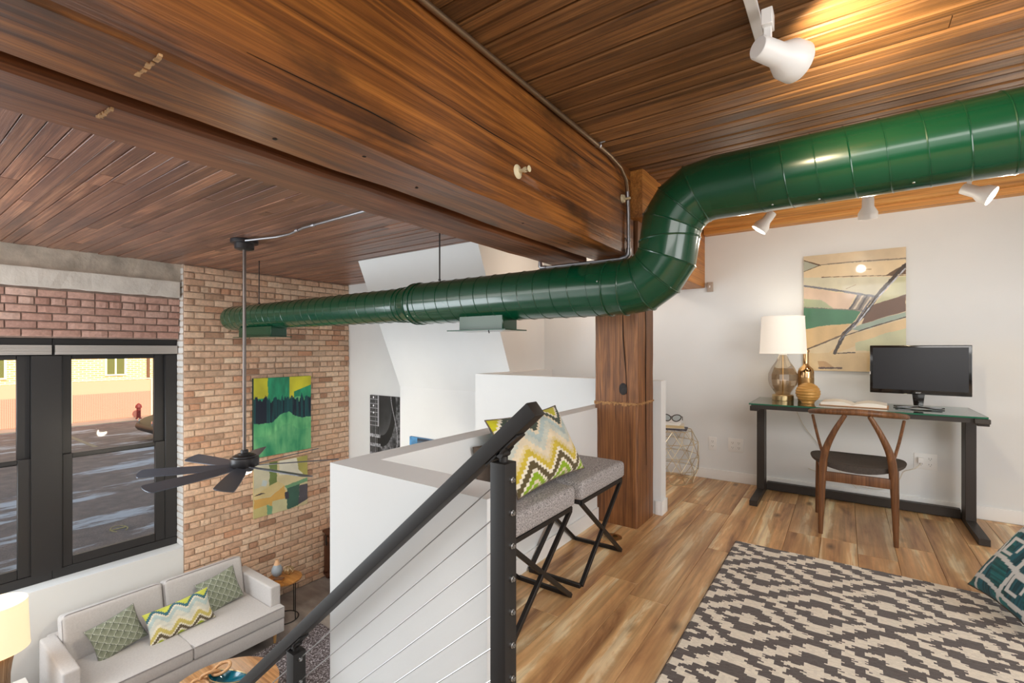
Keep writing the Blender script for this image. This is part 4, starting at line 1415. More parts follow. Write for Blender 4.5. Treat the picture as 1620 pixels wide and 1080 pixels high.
# upholstered shell seat
vs, fs = [], []
nr, na = 8, 40
def seat_pt(r, a):
    ca, sa = math.cos(a), math.sin(a)
    X_ = 0.262 * abs(ca) ** 0.8 * (1 if ca > 0 else -1) * r
    Y_ = 0.232 * abs(sa) ** 0.8 * (1 if sa > 0 else -1) * r
    return X_, Y_ - 0.01
for i in range(nr + 1):
    r = i / nr
    for k in range(na):
        x, y = seat_pt(r, 2 * math.pi * k / na)
        vs.append((x, y, 0.478 + 0.018 * (abs(x) / 0.26) ** 2 - 0.012 * (1 - r) - (0.010 if i == nr else 0)))
for i in range(nr + 1):
    r = 1 - i / nr
    for k in range(na):
        x, y = seat_pt(max(r, 0.0) * 0.985, 2 * math.pi * k / na)
        vs.append((x, y, 0.425 + 0.050 * (abs(x) / 0.26) ** 2 - 0.020 * (1 - r) ** 0.6))
for i in range(2 * nr + 1):
    for k in range(na):
        k2 = (k + 1) % na
        fs.append((i * na + k, i * na + k2, (i + 1) * na + k2, (i + 1) * na + k))
obj('seat', MB().add(vs, fs).mesh('t', smooth=True), M['seatfab'], ch_)

# ---------------------------------------------------------------- painting over the desk
M['paint'] = printed('glossy_paint', 0.35, coat=0.5, bump=0.25, bscale=60)
def q_(x, y):
    u = (x - 57) / 748
    top = 150 - 80 * u
    bot = 1010 + 10 * u
    return (u, 1 - (y - top) / (bot - top))
def desk_painting(u, v):
    n = fbm(u * 6, v * 6, 1)
    n2 = fbm(u * 30, v * 30, 2)
    c = np.zeros((len(u), 3)) + np.array((226, 206, 168.0))
    def P(pts, col, j=0.006):
        uu = u + (n2 - 0.5) * j * 3
        vv = v + (n - 0.5) * j * 3
        k = in_poly(uu, vv, [q_(*p) for p in pts])
        c[k] = np.array(col, float)
    P([(57, 60), (805, 60), (805, 165), (190, 212), (57, 175)], (216, 196, 164))
    P([(57, 180), (190, 215), (57, 268)], (176, 178, 160))
    P([(57, 268), (190, 212), (805, 170), (805, 190), (640, 290), (200, 305), (57, 310)], (228, 206, 168))
    P([(57, 312), (720, 292), (600, 445), (330, 405), (57, 372)], (212, 206, 180))
    P([(57, 385), (455, 430), (400, 545), (60, 535)], (222, 196, 172))
    P([(57, 470), (200, 480), (300, 540), (57, 535)], (178, 186, 150))
    P([(57, 535), (500, 550), (430, 655), (250, 670), (60, 705)], (78, 132, 98))
    P([(57, 700), (250, 672), (420, 655), (330, 755), (130, 840), (57, 850)], (226, 192, 138))
    P([(610, 480), (740, 300), (805, 288), (805, 430), (600, 505)], (202, 200, 160))
    P([(560, 515), (805, 430), (805, 555), (500, 655), (530, 580)], (112, 82, 62))
    P([(420, 700), (500, 655), (805, 560), (805, 600), (480, 712)], (158, 174, 158))
    P([(400, 745), (805, 610), (805, 690), (300, 880), (250, 880)], (224, 196, 148))
    P([(450, 800), (805, 680), (805, 860), (460, 858)], (200, 200, 162))
    P([(57, 880), (805, 865), (805, 1020), (57, 1015)], (222, 196, 150))
    P([(170, 935), (230, 940), (290, 985), (180, 990)], (196, 158, 112))
    P([(410, 545), (480, 432), (600, 450), (500, 560)], (150, 140, 130))
    for k in range(5):
        P([(400 + k * 34, 545), (470 + k * 32, 435), (484 + k * 32, 437), (416 + k * 34, 548)], (98, 94, 96) if k % 2 == 0 else (214, 200, 180))
    P([(665, 285), (805, 192), (805, 270), (700, 285)], (104, 80, 58))
    c *= (0.92 + 0.16 * n)[:, None]
    w = 1 + (n2 - 0.5) * 1.4
    def Ln(pts, wd, col):
        for a, b in zip(pts[:-1], pts[1:]):
            d = seg_d(u, v * 1.4, (q_(*a)[0], q_(*a)[1] * 1.4), (q_(*b)[0], q_(*b)[1] * 1.4))
            k = d < wd * w
            c[k] = np.array(col, float) * (0.75 + 0.5 * n2[k])[:, None]
    br, dk_, gr = (96, 74, 56), (70, 58, 50), (120, 120, 126)
    Ln([(57, 180), (190, 215)], 0.007, br)
    Ln([(57, 265), (190, 213)], 0.004, br)
    Ln([(190, 212), (430, 185), (805, 158)], 0.006, (128, 116, 100))
    Ln([(200, 305), (500, 292), (805, 285)], 0.004, br)
    Ln([(57, 372), (330, 405), (600, 448)], 0.011, gr)
    Ln([(57, 535), (300, 545), (500, 550)], 0.005, (126, 120, 108))
    Ln([(805, 200), (730, 290), (610, 445), (520, 580), (370, 735), (295, 880)], 0.019, dk_)
    Ln([(800, 235), (600, 470), (440, 690)], 0.006, (190, 192, 200))
    Ln([(560, 480), (430, 680), (340, 780)], 0.008, (112, 112, 120))
    Ln([(57, 860), (180, 815), (370, 735)], 0.009, (104, 86, 66))
    Ln([(805, 600), (560, 680), (380, 745)], 0.006, dk_)
    Ln([(295, 880), (450, 872)], 0.005, dk_)
    Ln([(180, 992), (350, 990)], 0.010, (92, 70, 60))
    Ln([(385, 390), (455, 360)], 0.003, (170, 146, 112))
    Ln([(470, 245), (565, 240)], 0.005, (180, 150, 112))
    return c
pa = thing('painting', 'large abstract canvas of cream, green and brown shards above the desk', 'painting', (0.05, YB, 1.50))
canvas('picture', (-0.333, 0.0, -0.46), (0.668, 0, 0), (0, 0, 0.965), (0, -1, 0), 240, 320, desk_painting, M['paint'], pa, 0.024)
obj('stretcher', MB().box((-0.333, -0.0235, -0.46), (0.335, -0.001, 0.505)), mat('canvas_edge', (206, 192, 162), 0.8), pa)

# ---------------------------------------------------------------- sockets and cords
def outlet(x, z, w, h, gang, label, plug=False):
    t = thing('wall_outlet', label, 'outlet', (x, YB, z))
    obj('plate', MB().box((-w / 2, -0.006, -h / 2), (w / 2, -0.0, h / 2)).mesh('t', bevel=0.003), M['plate'], t)
    for g in range(gang):
        cx = (g - (gang - 1) / 2) * 0.052
        for cz in (-0.022, 0.022):
            so = obj('socket', MB().box((cx - 0.016, -0.0075, cz - 0.014), (cx + 0.016, -0.0055, cz + 0.014)).mesh('t', bevel=0.001, seg=1), M['plate'], t)
            obj('slots', MB().box((cx - 0.008, -0.0082, cz - 0.003), (cx - 0.006, -0.0074, cz + 0.007)).box((cx + 0.006, -0.0082, cz - 0.003), (cx + 0.008, -0.0074, cz + 0.007)).box((cx - 0.002, -0.0082, cz - 0.011), (cx + 0.002, -0.0074, cz - 0.007)), M['slot'], so)
    if plug:
        obj('plug', MB().box((-0.045, -0.035, -0.010), (-0.012, -0.008, 0.030)).mesh('t', bevel=0.004), M['plate'], t)
    return t
outlet(-1.015, 0.330, 0.073, 0.124, 1, 'single white outlet plate on the wall beside the wire table')
outlet(-0.815, 0.337, 0.128, 0.124, 2, 'double white outlet plate between the wire table and the desk')
outlet(0.50, 0.37, 0.135, 0.120, 2, 'double white outlet plate under the desk, with a plug in it', True)
co = thing('power_cord', 'pale cord drooping from the outlet under the desk', 'cord', (0.47, 4.66, 0.35))
P = cub([(0.472, 4.665, 0.36), (0.43, 4.64, 0.32), (0.37, 4.66, 0.285), (0.345, 4.67, 0.22), (0.30, 4.66, 0.16), (0.20, 4.66, 0.12), (0.05, 4.67, 0.135), (-0.10, 4.675, 0.17), (-0.25, 4.68, 0.215)])
obj('cable', MB().tube([(p[0] - 0.47, p[1] - 4.66, p[2] - 0.35) for p in P], 0.0035, 6).mesh('t', smooth=True), M['cord'], co)
co = thing('lamp_cord', 'thin white cord hanging down the wall behind the left half of the desk', 'cord', (-0.33, 4.68, 0.72))
P = cub([(-0.34, 4.655, 0.78), (-0.33, 4.685, 0.68), (-0.27, 4.69, 0.55), (-0.16, 4.69, 0.40), (-0.08, 4.688, 0.28), (0.02, 4.682, 0.16), (0.08, 4.68, 0.10)])
obj('cable', MB().tube([(p[0] + 0.33, p[1] - 4.68, p[2] - 0.72) for p in P], 0.003, 6).mesh('t', smooth=True), M['cord'], co)

# ---------------------------------------------------------------- wire side table, books, glasses
TX, TY = -1.315, 4.43
wt = thing('wire_side_table', 'champagne wire geometric side table behind the white parapet', 'side table', (TX, TY, 0))
lv = [(0.19, 0.008), (0.232, 0.125), (0.243, 0.245), (0.232, 0.365), (0.185, 0.475)]
n = 10
nodes = []
for i, (r, z) in enumerate(lv):
    off = 0.5 * (i % 2)
    nodes.append([(r * math.cos(2 * math.pi * (k + off) / n), r * math.sin(2 * math.pi * (k + off) / n), z) for k in range(n)])
for i, rg_ in enumerate(nodes):
    nm = 'hoop'
    obj(nm, MB().tube(rg_, 0.0032, 6, closed=True), M['wire'], wt)
for i in range(len(lv) - 1):
    d = MB()
    for k in range(n):
        a = nodes[i][k]
        k1 = k if i % 2 == 0 else (k + 1) % n
        k0 = (k - 1) % n if i % 2 == 0 else k
        d.tube([a, nodes[i + 1][k1]], 0.0028, 5)
        d.tube([a, nodes[i + 1][k0]], 0.0028, 5)
    obj('lattice', d, M['wire'], wt)
d = MB()
for k in range(0, n, 1):
    d.tube([nodes[-1][k], (0, 0, 0.475)], 0.0025, 5)
obj('top_spokes', d, M['wire'], wt)
b1 = thing('book', 'dark patterned book at the bottom of the pile on the wire table', 'book', (TX + 0.015, TY - 0.01, 0.479), R(10), 'books on the wire table')
obj('cover', MB().box((-0.10, -0.075, 0), (0.125, 0.075, 0.016)).mesh('t', bevel=0.001), mat('dark_book', (84, 80, 88), 0.6, noise=0.6, nscale=60), b1)
b1 = thing('book', 'tan-edged book in the middle of the pile on the wire table', 'book', (TX + 0.0, TY - 0.01, 0.495), R(18), 'books on the wire table')
obj('pages', MB().box((-0.095, -0.068, 0.003), (0.108, 0.068, 0.027)), mat('yellowed_pages', (214, 190, 146), 0.9), b1)
obj('cover', MB().box((-0.10, -0.072, 0), (0.115, 0.072, 0.003)).box((-0.10, -0.072, 0.027), (0.115, 0.072, 0.030)), mat('pale_cover', (226, 216, 198), 0.6), b1)
b1 = thing('book', 'white book on top of the pile on the wire table', 'book', (TX - 0.02, TY - 0.02, 0.525), R(6), 'books on the wire table')
obj('pages', MB().box((-0.09, -0.062, 0.003), (0.098, 0.062, 0.019)), M['paper'], b1)
obj('cover', MB().box((-0.095, -0.066, 0), (0.103, 0.066, 0.003)).box((-0.095, -0.066, 0.019), (0.103, 0.066, 0.022)), M['trimwhite'], b1)
gl = thing('eyeglasses', 'dark-framed eyeglasses lying on the pile of books on the wire table', 'glasses', (TX + 0.01, TY - 0.04, 0.548), R(8))
blk = mat('dark_frame', (60, 54, 52), 0.4)
for s in (-1, 1):
    P = [(s * (0.045 + 0.040 * math.cos(a) * (1 + 0.12 * math.sin(a))), 0, 0.038 + 0.030 * math.sin(a) + 0.006 * math.cos(a)) for a in np.linspace(0, 2 * math.pi, 20)[:-1]]
    r_ = obj('rim', MB().tube(P, 0.0045, 6, closed=True).mesh('t', smooth=True), blk, gl)
    obj('lens', MB().add([(p[0], 0, p[2]) for p in P], [tuple(range(len(P)))]), M['clear'], r_)
    obj('temple', MB().tube([(s * 0.086, 0.0, 0.055), (s * 0.088, 0.06, 0.045), (s * 0.082, 0.115, 0.006)], 0.0035, 6), blk, gl)
obj('bridge', MB().tube([(-0.008, 0, 0.045), (0, 0, 0.050), (0.008, 0, 0.045)], 0.0045, 6), blk, gl)

# ---------------------------------------------------------------- floor register (brass) by the post
fr = thing('floor_outlet', 'round brass floor outlet beside the foot of the post', 'floor outlet', (-1.235, 2.86, 0.0005))
obj('plate', MB().lathe([(0, 0.006), (0.055, 0.006), (0.068, 0.001), (0.068, 0)], n=32).mesh('t', smooth=True), M['brass'], fr)
for a in (0.6, 3.7):
    obj('screw_lid', MB().lathe([(0, 0.009), (0.015, 0.009), (0.018, 0.006)], (0.024 * math.cos(a), 0.024 * math.sin(a), 0), 14), mat('dark_brass', (92, 74, 40), 0.4, 0.9), fr)

# ---------------------------------------------------------------- stools
def stool(loc, label):
    t = thing('stool', label, 'stool', loc, group='grey stools by the knee wall')
    W2, D2 = 0.165, 0.275          # half size along x, along y
    cu = MB().box((-W2 - 0.008, -D2 - 0.012, 0.448), (W2 + 0.008, D2 + 0.012, 0.545))
    me = cu.mesh('cushion', bevel=0.028, seg=4)
    bm = bmesh.new(); bm.from_mesh(me)
    bmesh.ops.subdivide_edges(bm, edges=[e for e in bm.edges if e.calc_length() > 0.1], cuts=7, use_grid_fill=True)
    for v in bm.verts:
        if v.co.z > 0.52:
            v.co.z += 0.010 * (1 - (v.co.x / 0.18) ** 2) * (1 - (v.co.y / 0.3) ** 2) - 0.010 * math.exp(-((v.co.x) ** 2 + (v.co.y) ** 2) / 0.0016)
    bm.to_mesh(me); bm.free()
    me.polygons.foreach_set('use_smooth', [True] * len(me.polygons))
    cu_o = obj('cushion', me, M['greyfab'], t)
    obj('button', MB().lathe([(0.0, 0.549), (0.010, 0.547), (0.013, 0.542)], n=14).mesh('t', smooth=True), M['greyfab'], cu_o)
    s = 0.020
    fr = MB()
    for x in (-W2 + 0.01, W2 - 0.01):
        fr.beam((x, -D2 + 0.01, 0.437), (x, D2 - 0.01, 0.437), s, s)
    for y in (-D2 + 0.01, D2 - 0.01):
        fr.beam((-W2 + 0.01, y, 0.437), (W2 - 0.01, y, 0.437), s, s)
    obj('seat_frame', fr.mesh('t', bevel=0.0015, seg=1), M['rail'], t)
    for x in (-W2 + 0.01, W2 - 0.01):
        obj('leg', MB().beam((x, -D2 + 0.015, 0.430), (x, D2 - 0.015, 0.010), s, s, up=(1, 0, 0)).mesh('t', bevel=0.0015, seg=1), M['rail'], t)
        obj('leg', MB().beam((x, D2 - 0.015, 0.430), (x, -D2 + 0.015, 0.010), s * 0.98, s * 0.98, up=(1, 0, 0)).mesh('t', bevel=0.0015, seg=1), M['rail'], t)
    for y in (-D2 + 0.010, D2 - 0.010):
        obj('floor_bar', MB().beam((-W2 + 0.01, y, 0.010), (W2 - 0.01, y, 0.010), s, s).mesh('t', bevel=0.0015, seg=1), M['rail'], t)
    return t
stool((-1.255, 2.425, 0), 'grey tweed stool with black crossed legs, the one next to the timber post')
stool((-1.255, 1.79, 0), 'grey tweed stool with black crossed legs, the one behind the railing post')

# ---------------------------------------------------------------- pillows on the stools
M['cloth'] = printed('printed_cotton', 0.9, bump=0.35, bscale=260, sheen=0.1)
def zig(u, v, bands, period, amp, steps=5, base=(232, 222, 200), skew=0.0, step_u=None):
    """stepped chevrons stacked in v"""
    ph = (u / period) % 1.0
    tri = np.abs(ph * 2 - 1)
    tri = np.floor(tri * steps) / steps
    vv = v + amp * tri + skew * u
    c = np.zeros((len(u), 3)) + np.array(base, float)
    for a, b, col in bands:
        k = (vv >= a) & (vv < b)
        c[k] = np.array(col, float)
    n = fbm(u * 14, v * 14, 6)
    return c * (0.93 + 0.14 * n)[:, None]
def chev1(u, v):
    gr, dg, lb, cr, mu, br, gn = (206, 200, 40), (62, 74, 62), (176, 192, 190), (226, 212, 184), (206, 182, 62), (92, 80, 48), (142, 176, 26)
    bands = [(-0.2, 0.06, gn), (0.06, 0.11, cr), (0.11, 0.20, gn), (0.20, 0.245, (236, 228, 208)), (0.245, 0.345, br), (0.345, 0.40, (236, 228, 208)), (0.40, 0.49, mu), (0.49, 0.55, (222, 204, 150)),
             (0.55, 0.66, cr), (0.66, 0.78, (200, 204, 192)), (0.78, 0.88, lb), (0.88, 0.93, cr), (0.93, 1.03, dg), (1.03, 1.08, (236, 228, 208)), (1.08, 1.30, gr)]
    return zig(u, v, bands, 0.40, 0.28, 7)
Pq = lambda *a: Vector(a)
A_, B_, C_, D_ = Pq(-1.17, 1.70, 0.575), Pq(-1.175, 2.30, 0.575), Pq(-1.345, 2.31, 0.895), Pq(-1.345, 1.68, 0.885)
cen = (A_ + B_ + C_ + D_) / 4
U_ = ((B_ - A_) + (C_ - D_)) / 4
V_ = ((D_ - A_) + (C_ - B_)) / 4
pillow('throw_pillow', cen + Vector((0.01, 0, 0.0)), U_ * 1.04, V_ * 1.04, 0.13, chev1, M['cloth'], 'chevron pillow in green, yellow and cream leaning on the grey stools', 'pillow', back=(20, 92, 96), nu=150, nv=110)
def plain(u, v):
    return np.tile(np.array((98, 84, 74), float), (len(u), 1)) * (0.9 + 0.2 * fbm(u * 20, v * 20, 3))[:, None]
pillow('throw_pillow', (-1.405, 1.90, 0.665), (0.0, 0.215, 0.0), (-0.010, 0.0, 0.095), 0.04, plain, M['cloth'], 'plain taupe pillow mostly hidden behind the chevron one on the stools', 'pillow', back=(80, 70, 62), nu=50, nv=40)

# ---------------------------------------------------------------- teal floor pillow at the right edge
def tealp(u, v):
    c = np.zeros((len(u), 3)) + np.array((24, 106, 112.0))
    st = fbm(u * 2, v * 60, 9)
    c *= (0.45 + 1.0 * st)[:, None]
    st2 = fbm(u * 60, v * 2, 10)
    k = ((u * 3 + v * 2) % 1.3) > 0.62
    c[k] = (np.array((22, 78, 92.0))[None] * (0.4 + 1.4 * st2[k])[:, None])
    Wh = (222, 228, 232)
    for a in (0.13, 0.46, 0.80):
        c[np.abs(u - a - 0.05 * np.sin(v * 5)) < 0.022] = Wh
    for b in (0.10, 0.36, 0.66, 0.90):
        c[np.abs(v - b - 0.03 * np.sin(u * 7)) < 0.022] = Wh
    for (x0, y0) in ((0.22, 0.46), (0.56, 0.18), (0.56, 0.74), (0.22, 0.75)):
        sq = np.maximum(np.abs(u - x0 - 0.07), np.abs(v - y0 - 0.06))
        c[(np.abs(sq - 0.075) < 0.016) & ~((u > x0 + 0.12) & (v < y0 + 0.02))] = Wh
    return c
A_ = Pq(0.505, 3.235, 0.045); B_ = Pq(0.64, 2.74, 0.05); D_ = Pq(0.80, 3.33, 0.455)
U_ = (A_ - B_) / 2; V_ = (D_ - A_) / 2
pillow('floor_pillow', (A_ + B_) / 2 + V_ + Vector((0.0, 0, 0.0)), -U_, V_, 0.15, tealp, M['cloth'], 'teal and white patterned pillow lying on the rug at the right edge', 'pillow', back=(20, 70, 84), nu=110, nv=100)

# ================================================================== LIVING ROOM
# ---------------------------------------------------------------- ceiling fan
FX, FY = -4.67, 2.18
fn = thing('ceiling_fan', 'dark eight-bladed ceiling fan on a long rod, its small lamp lit', 'fan', (FX, FY, ZC - 0.018))
zc = ZC - 0.018
lz = lambda z: z - zc
obj('canopy', MB().lathe([(0, 0), (0.118, 0), (0.120, -0.008), (0.118, -0.034), (0.085, -0.040), (0.083, -0.085), (0.072, -0.092), (0.02, -0.095), (0.0, -0.095)], n=40).mesh('t', smooth=True), M['fan'], fn)
obj('rod', MB().tube([(0, 0, -0.09), (0, 0, lz(0.245))], 0.0155, 16).mesh('t', smooth=True), mat('rod_metal', (120, 112, 108), 0.3, 0.7), fn)
obj('coupling', MB().lathe([(0.0, lz(0.262)), (0.030, lz(0.262)), (0.034, lz(0.255)), (0.034, lz(0.232)), (0.056, lz(0.228)), (0.056, lz(0.212)), (0, lz(0.21))], n=32).mesh('t', smooth=True), M['fan'], fn)
mh = obj('motor_housing', MB().lathe([(0.0, lz(0.222)), (0.080, lz(0.218)), (0.100, lz(0.205)), (0.102, lz(0.196)), (0.122, lz(0.190)), (0.126, lz(0.180)), (0.126, lz(0.118)), (0.118, lz(0.106)), (0.0, lz(0.100))], n=48).mesh('t', smooth=True), M['fan'], fn)
for k in range(6):
    a = k * math.pi / 3
    obj('screw', MB().lathe([(0, lz(0.212)), (0.006, lz(0.210)), (0.007, lz(0.203))], (0.093 * math.cos(a), 0.093 * math.sin(a), 0), 8), M['rail'], mh)
pitch = R(-14)
def blade_mesh():
    pts = []
    n = 24
    prof = [(0.10, 0.038), (0.16, 0.050), (0.30, 0.062), (0.55, 0.072), (0.76, 0.076)]
    outl = [(x, w) for x, w in prof]
    tip = [(0.80 + 0.05 * (1 - (k / 6) ** 2) ** 0.5 * 0.6 if False else 0.80 + 0.05 * math.sin(t), 0.076 * math.cos(t)) for k, t in enumerate(np.linspace(0, math.pi, 9))]
    poly = [(x, w) for x, w in prof] + [(0.80 + 0.045 * (math.sin(t) ** 0.6), 0.076 * math.cos(t)) for t in np.linspace(0.15, math.pi - 0.15, 9)] + [(x, -w) for x, w in reversed(prof)]
    vs = []
    for z in (0.004, -0.004):
        for x, y in poly:
            vs.append((x, y * math.cos(pitch), z + y * math.sin(pitch)))
    m = len(poly)
    fs = [tuple(range(m)), tuple(reversed(range(m, 2 * m)))] + [(i, m + i, m + (i + 1) % m, (i + 1) % m) for i in range(m)]
    me = MB().add(vs, fs).mesh('blade')
    return me
bm_ = blade_mesh(); bm_.materials.append(M['fanblade'])
for k in range(8):
    o = obj('blade', bm_, M['fanblade'], fn)
    o.location = (0, 0, lz(0.105))
    o.rotation_euler = (0, 0, R(10 + 45 * k))
obj('light_kit', MB().lathe([(0.0, lz(0.105)), (0.075, lz(0.103)), (0.078, lz(0.095)), (0.078, lz(0.062)), (0.070, lz(0.055)), (0, lz(0.055))], n=32).mesh('t', smooth=True), M['fan'], fn)
obj('lamp_lens', MB().lathe([(0.066, lz(0.056)), (0.060, lz(0.040)), (0.03, lz(0.030)), (0, lz(0.028))], n=32).mesh('t', smooth=True), mat('lit_lens', (255, 244, 224), 0.5, emit=(255, 240, 214), estr=6), fn)
light('fan_light', 'POINT', (FX, FY, -0.02), 45, (1, 0.88, 0.7), radius=0.06)

# ---------------------------------------------------------------- paintings on brick
M['matt'] = printed('matt_paint', 0.55)
def green_p(u, v):
    n = fbm(u * 4, v * 4, 21); n2 = fbm(u * 22, v * 6, 22); ns = fbm(u * 40, v * 1.5, 23)
    c = np.zeros((len(u), 3))
    lo, hi = np.array((40, 136, 96.0)), np.array((118, 192, 132.0))
    t = np.clip((n * 1.8 + n2 * 0.9 - 0.95), 0, 1)[:, None]
    c[:] = lo * (1 - t) + hi * t
    top = v > 0.69 + (n - 0.5) * 0.1
    c[top] = (np.array((44, 150, 108.0)) * (0.8 + 0.45 * n2[top])[:, None])
    ye = (top & (u < 0.22 + (n2 - 0.5) * 0.08) & (v > 0.74)) | (top & (u > 0.60) & (v > 0.80 + 0.25 * np.abs(u - 0.68) - 0.25 * (u < 0.68)) & (v > 0.70 + 0.32 * np.clip(u - 0.7, 0, 1) * (0.6 + n2)))
    c[ye] = np.array((214, 210, 56.0)) * (0.85 + 0.3 * n[ye])[:, None]
    lim = 0.72 + 0.03 * np.sin(u * 40) * n2 + (ns - 0.5) * 0.16
    base = 0.44 + 0.10 * np.exp(-((u - 0.55) / 0.16) ** 2) - 0.03 * np.exp(-((u - 0.2) / 0.15) ** 2) + (n2 - 0.5) * 0.04
    band = (v < lim) & (v > base)
    c[band] = np.array((20, 70, 74.0)) * (0.5 + 1.0 * ns[band])[:, None]
    dk = band & ((np.abs(u - 0.12) < 0.09) | (ns < 0.42))
    c[dk] = (24, 34, 52)
    hill = (v <= base) & (v > base - 0.16)
    c[hill] = c[hill] * 0.7 + np.array((116, 196, 126.0)) * 0.3 * (0.7 + 0.7 * n2[hill])[:, None]
    return c
pa = thing('painting', 'green and yellow drip painting, the upper of two on the brick wall', 'painting', (XW + 0.02, 3.59, 0.27))
canvas('picture', (0, -0.419, -0.535), (0, 0.838, 0), (0, 0, 1.085), (1, 0, 0), 150, 200, green_p, M['matt'], pa, 0.045)
obj('stretcher', MB().box((-0.004, -0.419, -0.535), (0.0445, 0.419, 0.55)), mat('dark_canvas_edge', (34, 52, 44), 0.8), pa)
def patch_p(u, v):
    n = fbm(u * 5, v * 5, 31); n2 = fbm(u * 18, v * 18, 32)
    c = np.zeros((len(u), 3)) + np.array((214, 200, 156.0))
    X = u + (n2 - 0.5) * 0.03; Y = v + (n - 0.5) * 0.03
    def P(pts, col): c[in_poly(X, Y, pts)] = np.array(col, float)
    P([(0, 0.55), (0.28, 0.60), (0.30, 1), (0, 1)], (206, 202, 176))
    P([(0.28, 0.42), (0.40, 0.55), (0.42, 1), (0.27, 1)], (112, 130, 72))
    P([(0.45, 0.72), (0.92, 0.62), (0.95, 0.8), (0.8, 1), (0.45, 1)], (226, 222, 204))
    P([(0.78, 1), (0.82, 0.75), (0.94, 0.6), (1, 0.6), (1, 1)], (176, 168, 90))
    P([(0, 0.36), (0.28, 0.33), (0.55, 0.50), (0.57, 0.22), (0.26, 0.12), (0, 0.14)], (216, 172, 92))
    P([(0, 0.36), (0.28, 0.36), (0.55, 0.50), (0.42, 0.60), (0, 0.44)], (216, 196, 140))
    P([(0, 0.0), (0.25, 0.0), (0.28, 0.20), (0, 0.18)], (202, 192, 130))
    P([(0.24, 0.0), (0.34, 0.0), (0.34, 0.14), (0.22, 0.2)], (120, 168, 130))
    P([(0.32, -0.1), (0.62, -0.05), (0.60, 0.24), (0.33, 0.24)], (206, 202, 158))
    P([(0.6, 0.0), (0.82, 0.02), (0.84, 0.46), (0.6, 0.42)], (62, 98, 84))
    P([(0.56, 0.22), (0.64, 0.22), (0.62, 0.36), (0.56, 0.36)], (66, 64, 74))
    P([(0.82, 0.03), (1, 0.1), (1, 0.42), (0.84, 0.42)], (84, 80, 88))
    P([(0.55, 0.48), (1, 0.55), (1, 0.47), (0.6, 0.42)], (112, 158, 118))
    P([(0.0, 0.43), (0.20, 0.42), (0.12, 0.46)], (72, 60, 60))
    P([(0.13, 0.58), (0.22, 0.56), (0.24, 0.66), (0.15, 0.7)], (194, 206, 206))
    return c * (0.92 + 0.16 * n)[:, None]
pa = thing('painting', 'abstract painting of beige, ochre and green patches, the lower of two on the brick wall', 'painting', (XW + 0.02, 3.575, -0.74))
canvas('picture', (0, -0.392, -0.352), (0, 0.784, 0), (0, 0, 0.725), (1, 0, 0), 150, 140, patch_p, M['matt'], pa, 0.022)
obj('stretcher', MB().box((-0.004, -0.392, -0.352), (0.0215, 0.392, 0.373)), mat('canvas_edge_ochre', (196, 180, 130), 0.8), pa)
# guitar photograph on the back wall
def gtr(u, v):
    n = fbm(u * 10, v * 10, 41); n2 = fbm(u * 40, v * 40, 42); n3 = fbm(u * 18, v * 26, 44)
    g = 30 + 30 * n
    tex = 46 + 150 * np.clip(n3 * 1.5 - 0.45, 0, 1) * (0.5 + 0.8 * n2)
    X, Y = u, v
    body = (X > 0.28 + 0.04 * np.sin(Y * 8)) & (Y < 0.52)
    g = np.where(body, tex, g)
    right = X > 0.66 + 0.12 * np.abs(Y - 0.55)
    g = np.where(right, tex * 0.9, g)
    cut = ((X - 0.34) / 0.30) ** 2 + ((Y - 0.86) / 0.42) ** 2
    g = np.where(cut < 1.9, 20 + 10 * n, g)
    g = np.where(cut < 1.0, 34 + 60 * np.clip(cut, 0, 1) * np.clip(1.1 - Y, 0, 1) + 20 * n, g)
    g = np.where(np.abs(X - 0.70 - 0.09 * np.sin((Y - 0.1) * 5)) < 0.006, 190, g)
    neck = X < 0.25
    g = np.where(neck, 26, g)
    fr = neck & (Y > 0.56) & (((Y * 16) % 1) < 0.14)
    g = np.where(fr, 170, g)
    st_ = neck & (((X * 24) % 1) < 0.20)
    g = np.where(st_, 120 + 80 * n2, g)
    g = np.where((np.abs(X - 0.25) < 0.012) & (Y > 0.56), 200, g)
    pk = (X < 0.31) & (Y < 0.50) & (((Y * 7.5) % 1) < 0.35)
    g = np.where(pk, 60 + 190 * n2 * (0.4 + n), g)
    for yy in (0.97, 0.85, 0.75): g = np.where(np.hypot((X - 0.11), (Y - yy) * 1.5) < 0.02, 245, g)
    return np.stack([g, g, g * 1.03], -1)
gz = lambda py: 0
pa = thing('wall_art', 'black and white photographic print of a guitar on the white back wall', 'wall art', (-5.62, YB, 0.04))
canvas('print', (-0.40, 0, -0.60), (0.80, 0, 0), (0, 0, 1.07), (0, -1, 0), 150, 220, gtr, M['matt'], pa, 0.03)
obj('backing', MB().box((-0.40, -0.0295, -0.60), (0.40, 0, 0.47)), mat('black_edge', (24, 24, 26), 0.6), pa)
def bluep(u, v):
    n = fbm(u * 8, v * 5, 51); n2 = fbm(u * 3, v * 16, 52)
    c = np.zeros((len(u), 3)) + np.array((70, 130, 176.0)) * (0.6 + 0.9 * n)[:, None]
    k = (u > 0.16) & (v < 0.93)
    c[k] = np.array((56, 78, 98.0)) * (0.5 + 0.9 * n2[k])[:, None]
    k = (u > 0.16) & (v > 0.93 - 0.05 * u) & (v < 0.985)
    c[k] = (30, 40, 56)
    return c
pa = thing('wall_art', 'blue picture whose top shows above the grey wall cap', 'wall art', (-4.06, 4.12, 0.02))
canvas('print', (-0.42, 0, -0.40), (0.84, 0, 0), (0, 0, 0.50), (0, -1, 0), 90, 60, bluep, M['matt'], pa, 0.03)
obj('backing', MB().box((-0.42, -0.0295, -0.40), (0.42, 0, 0.10)), mat('blue_edge', (66, 110, 150), 0.6), pa)

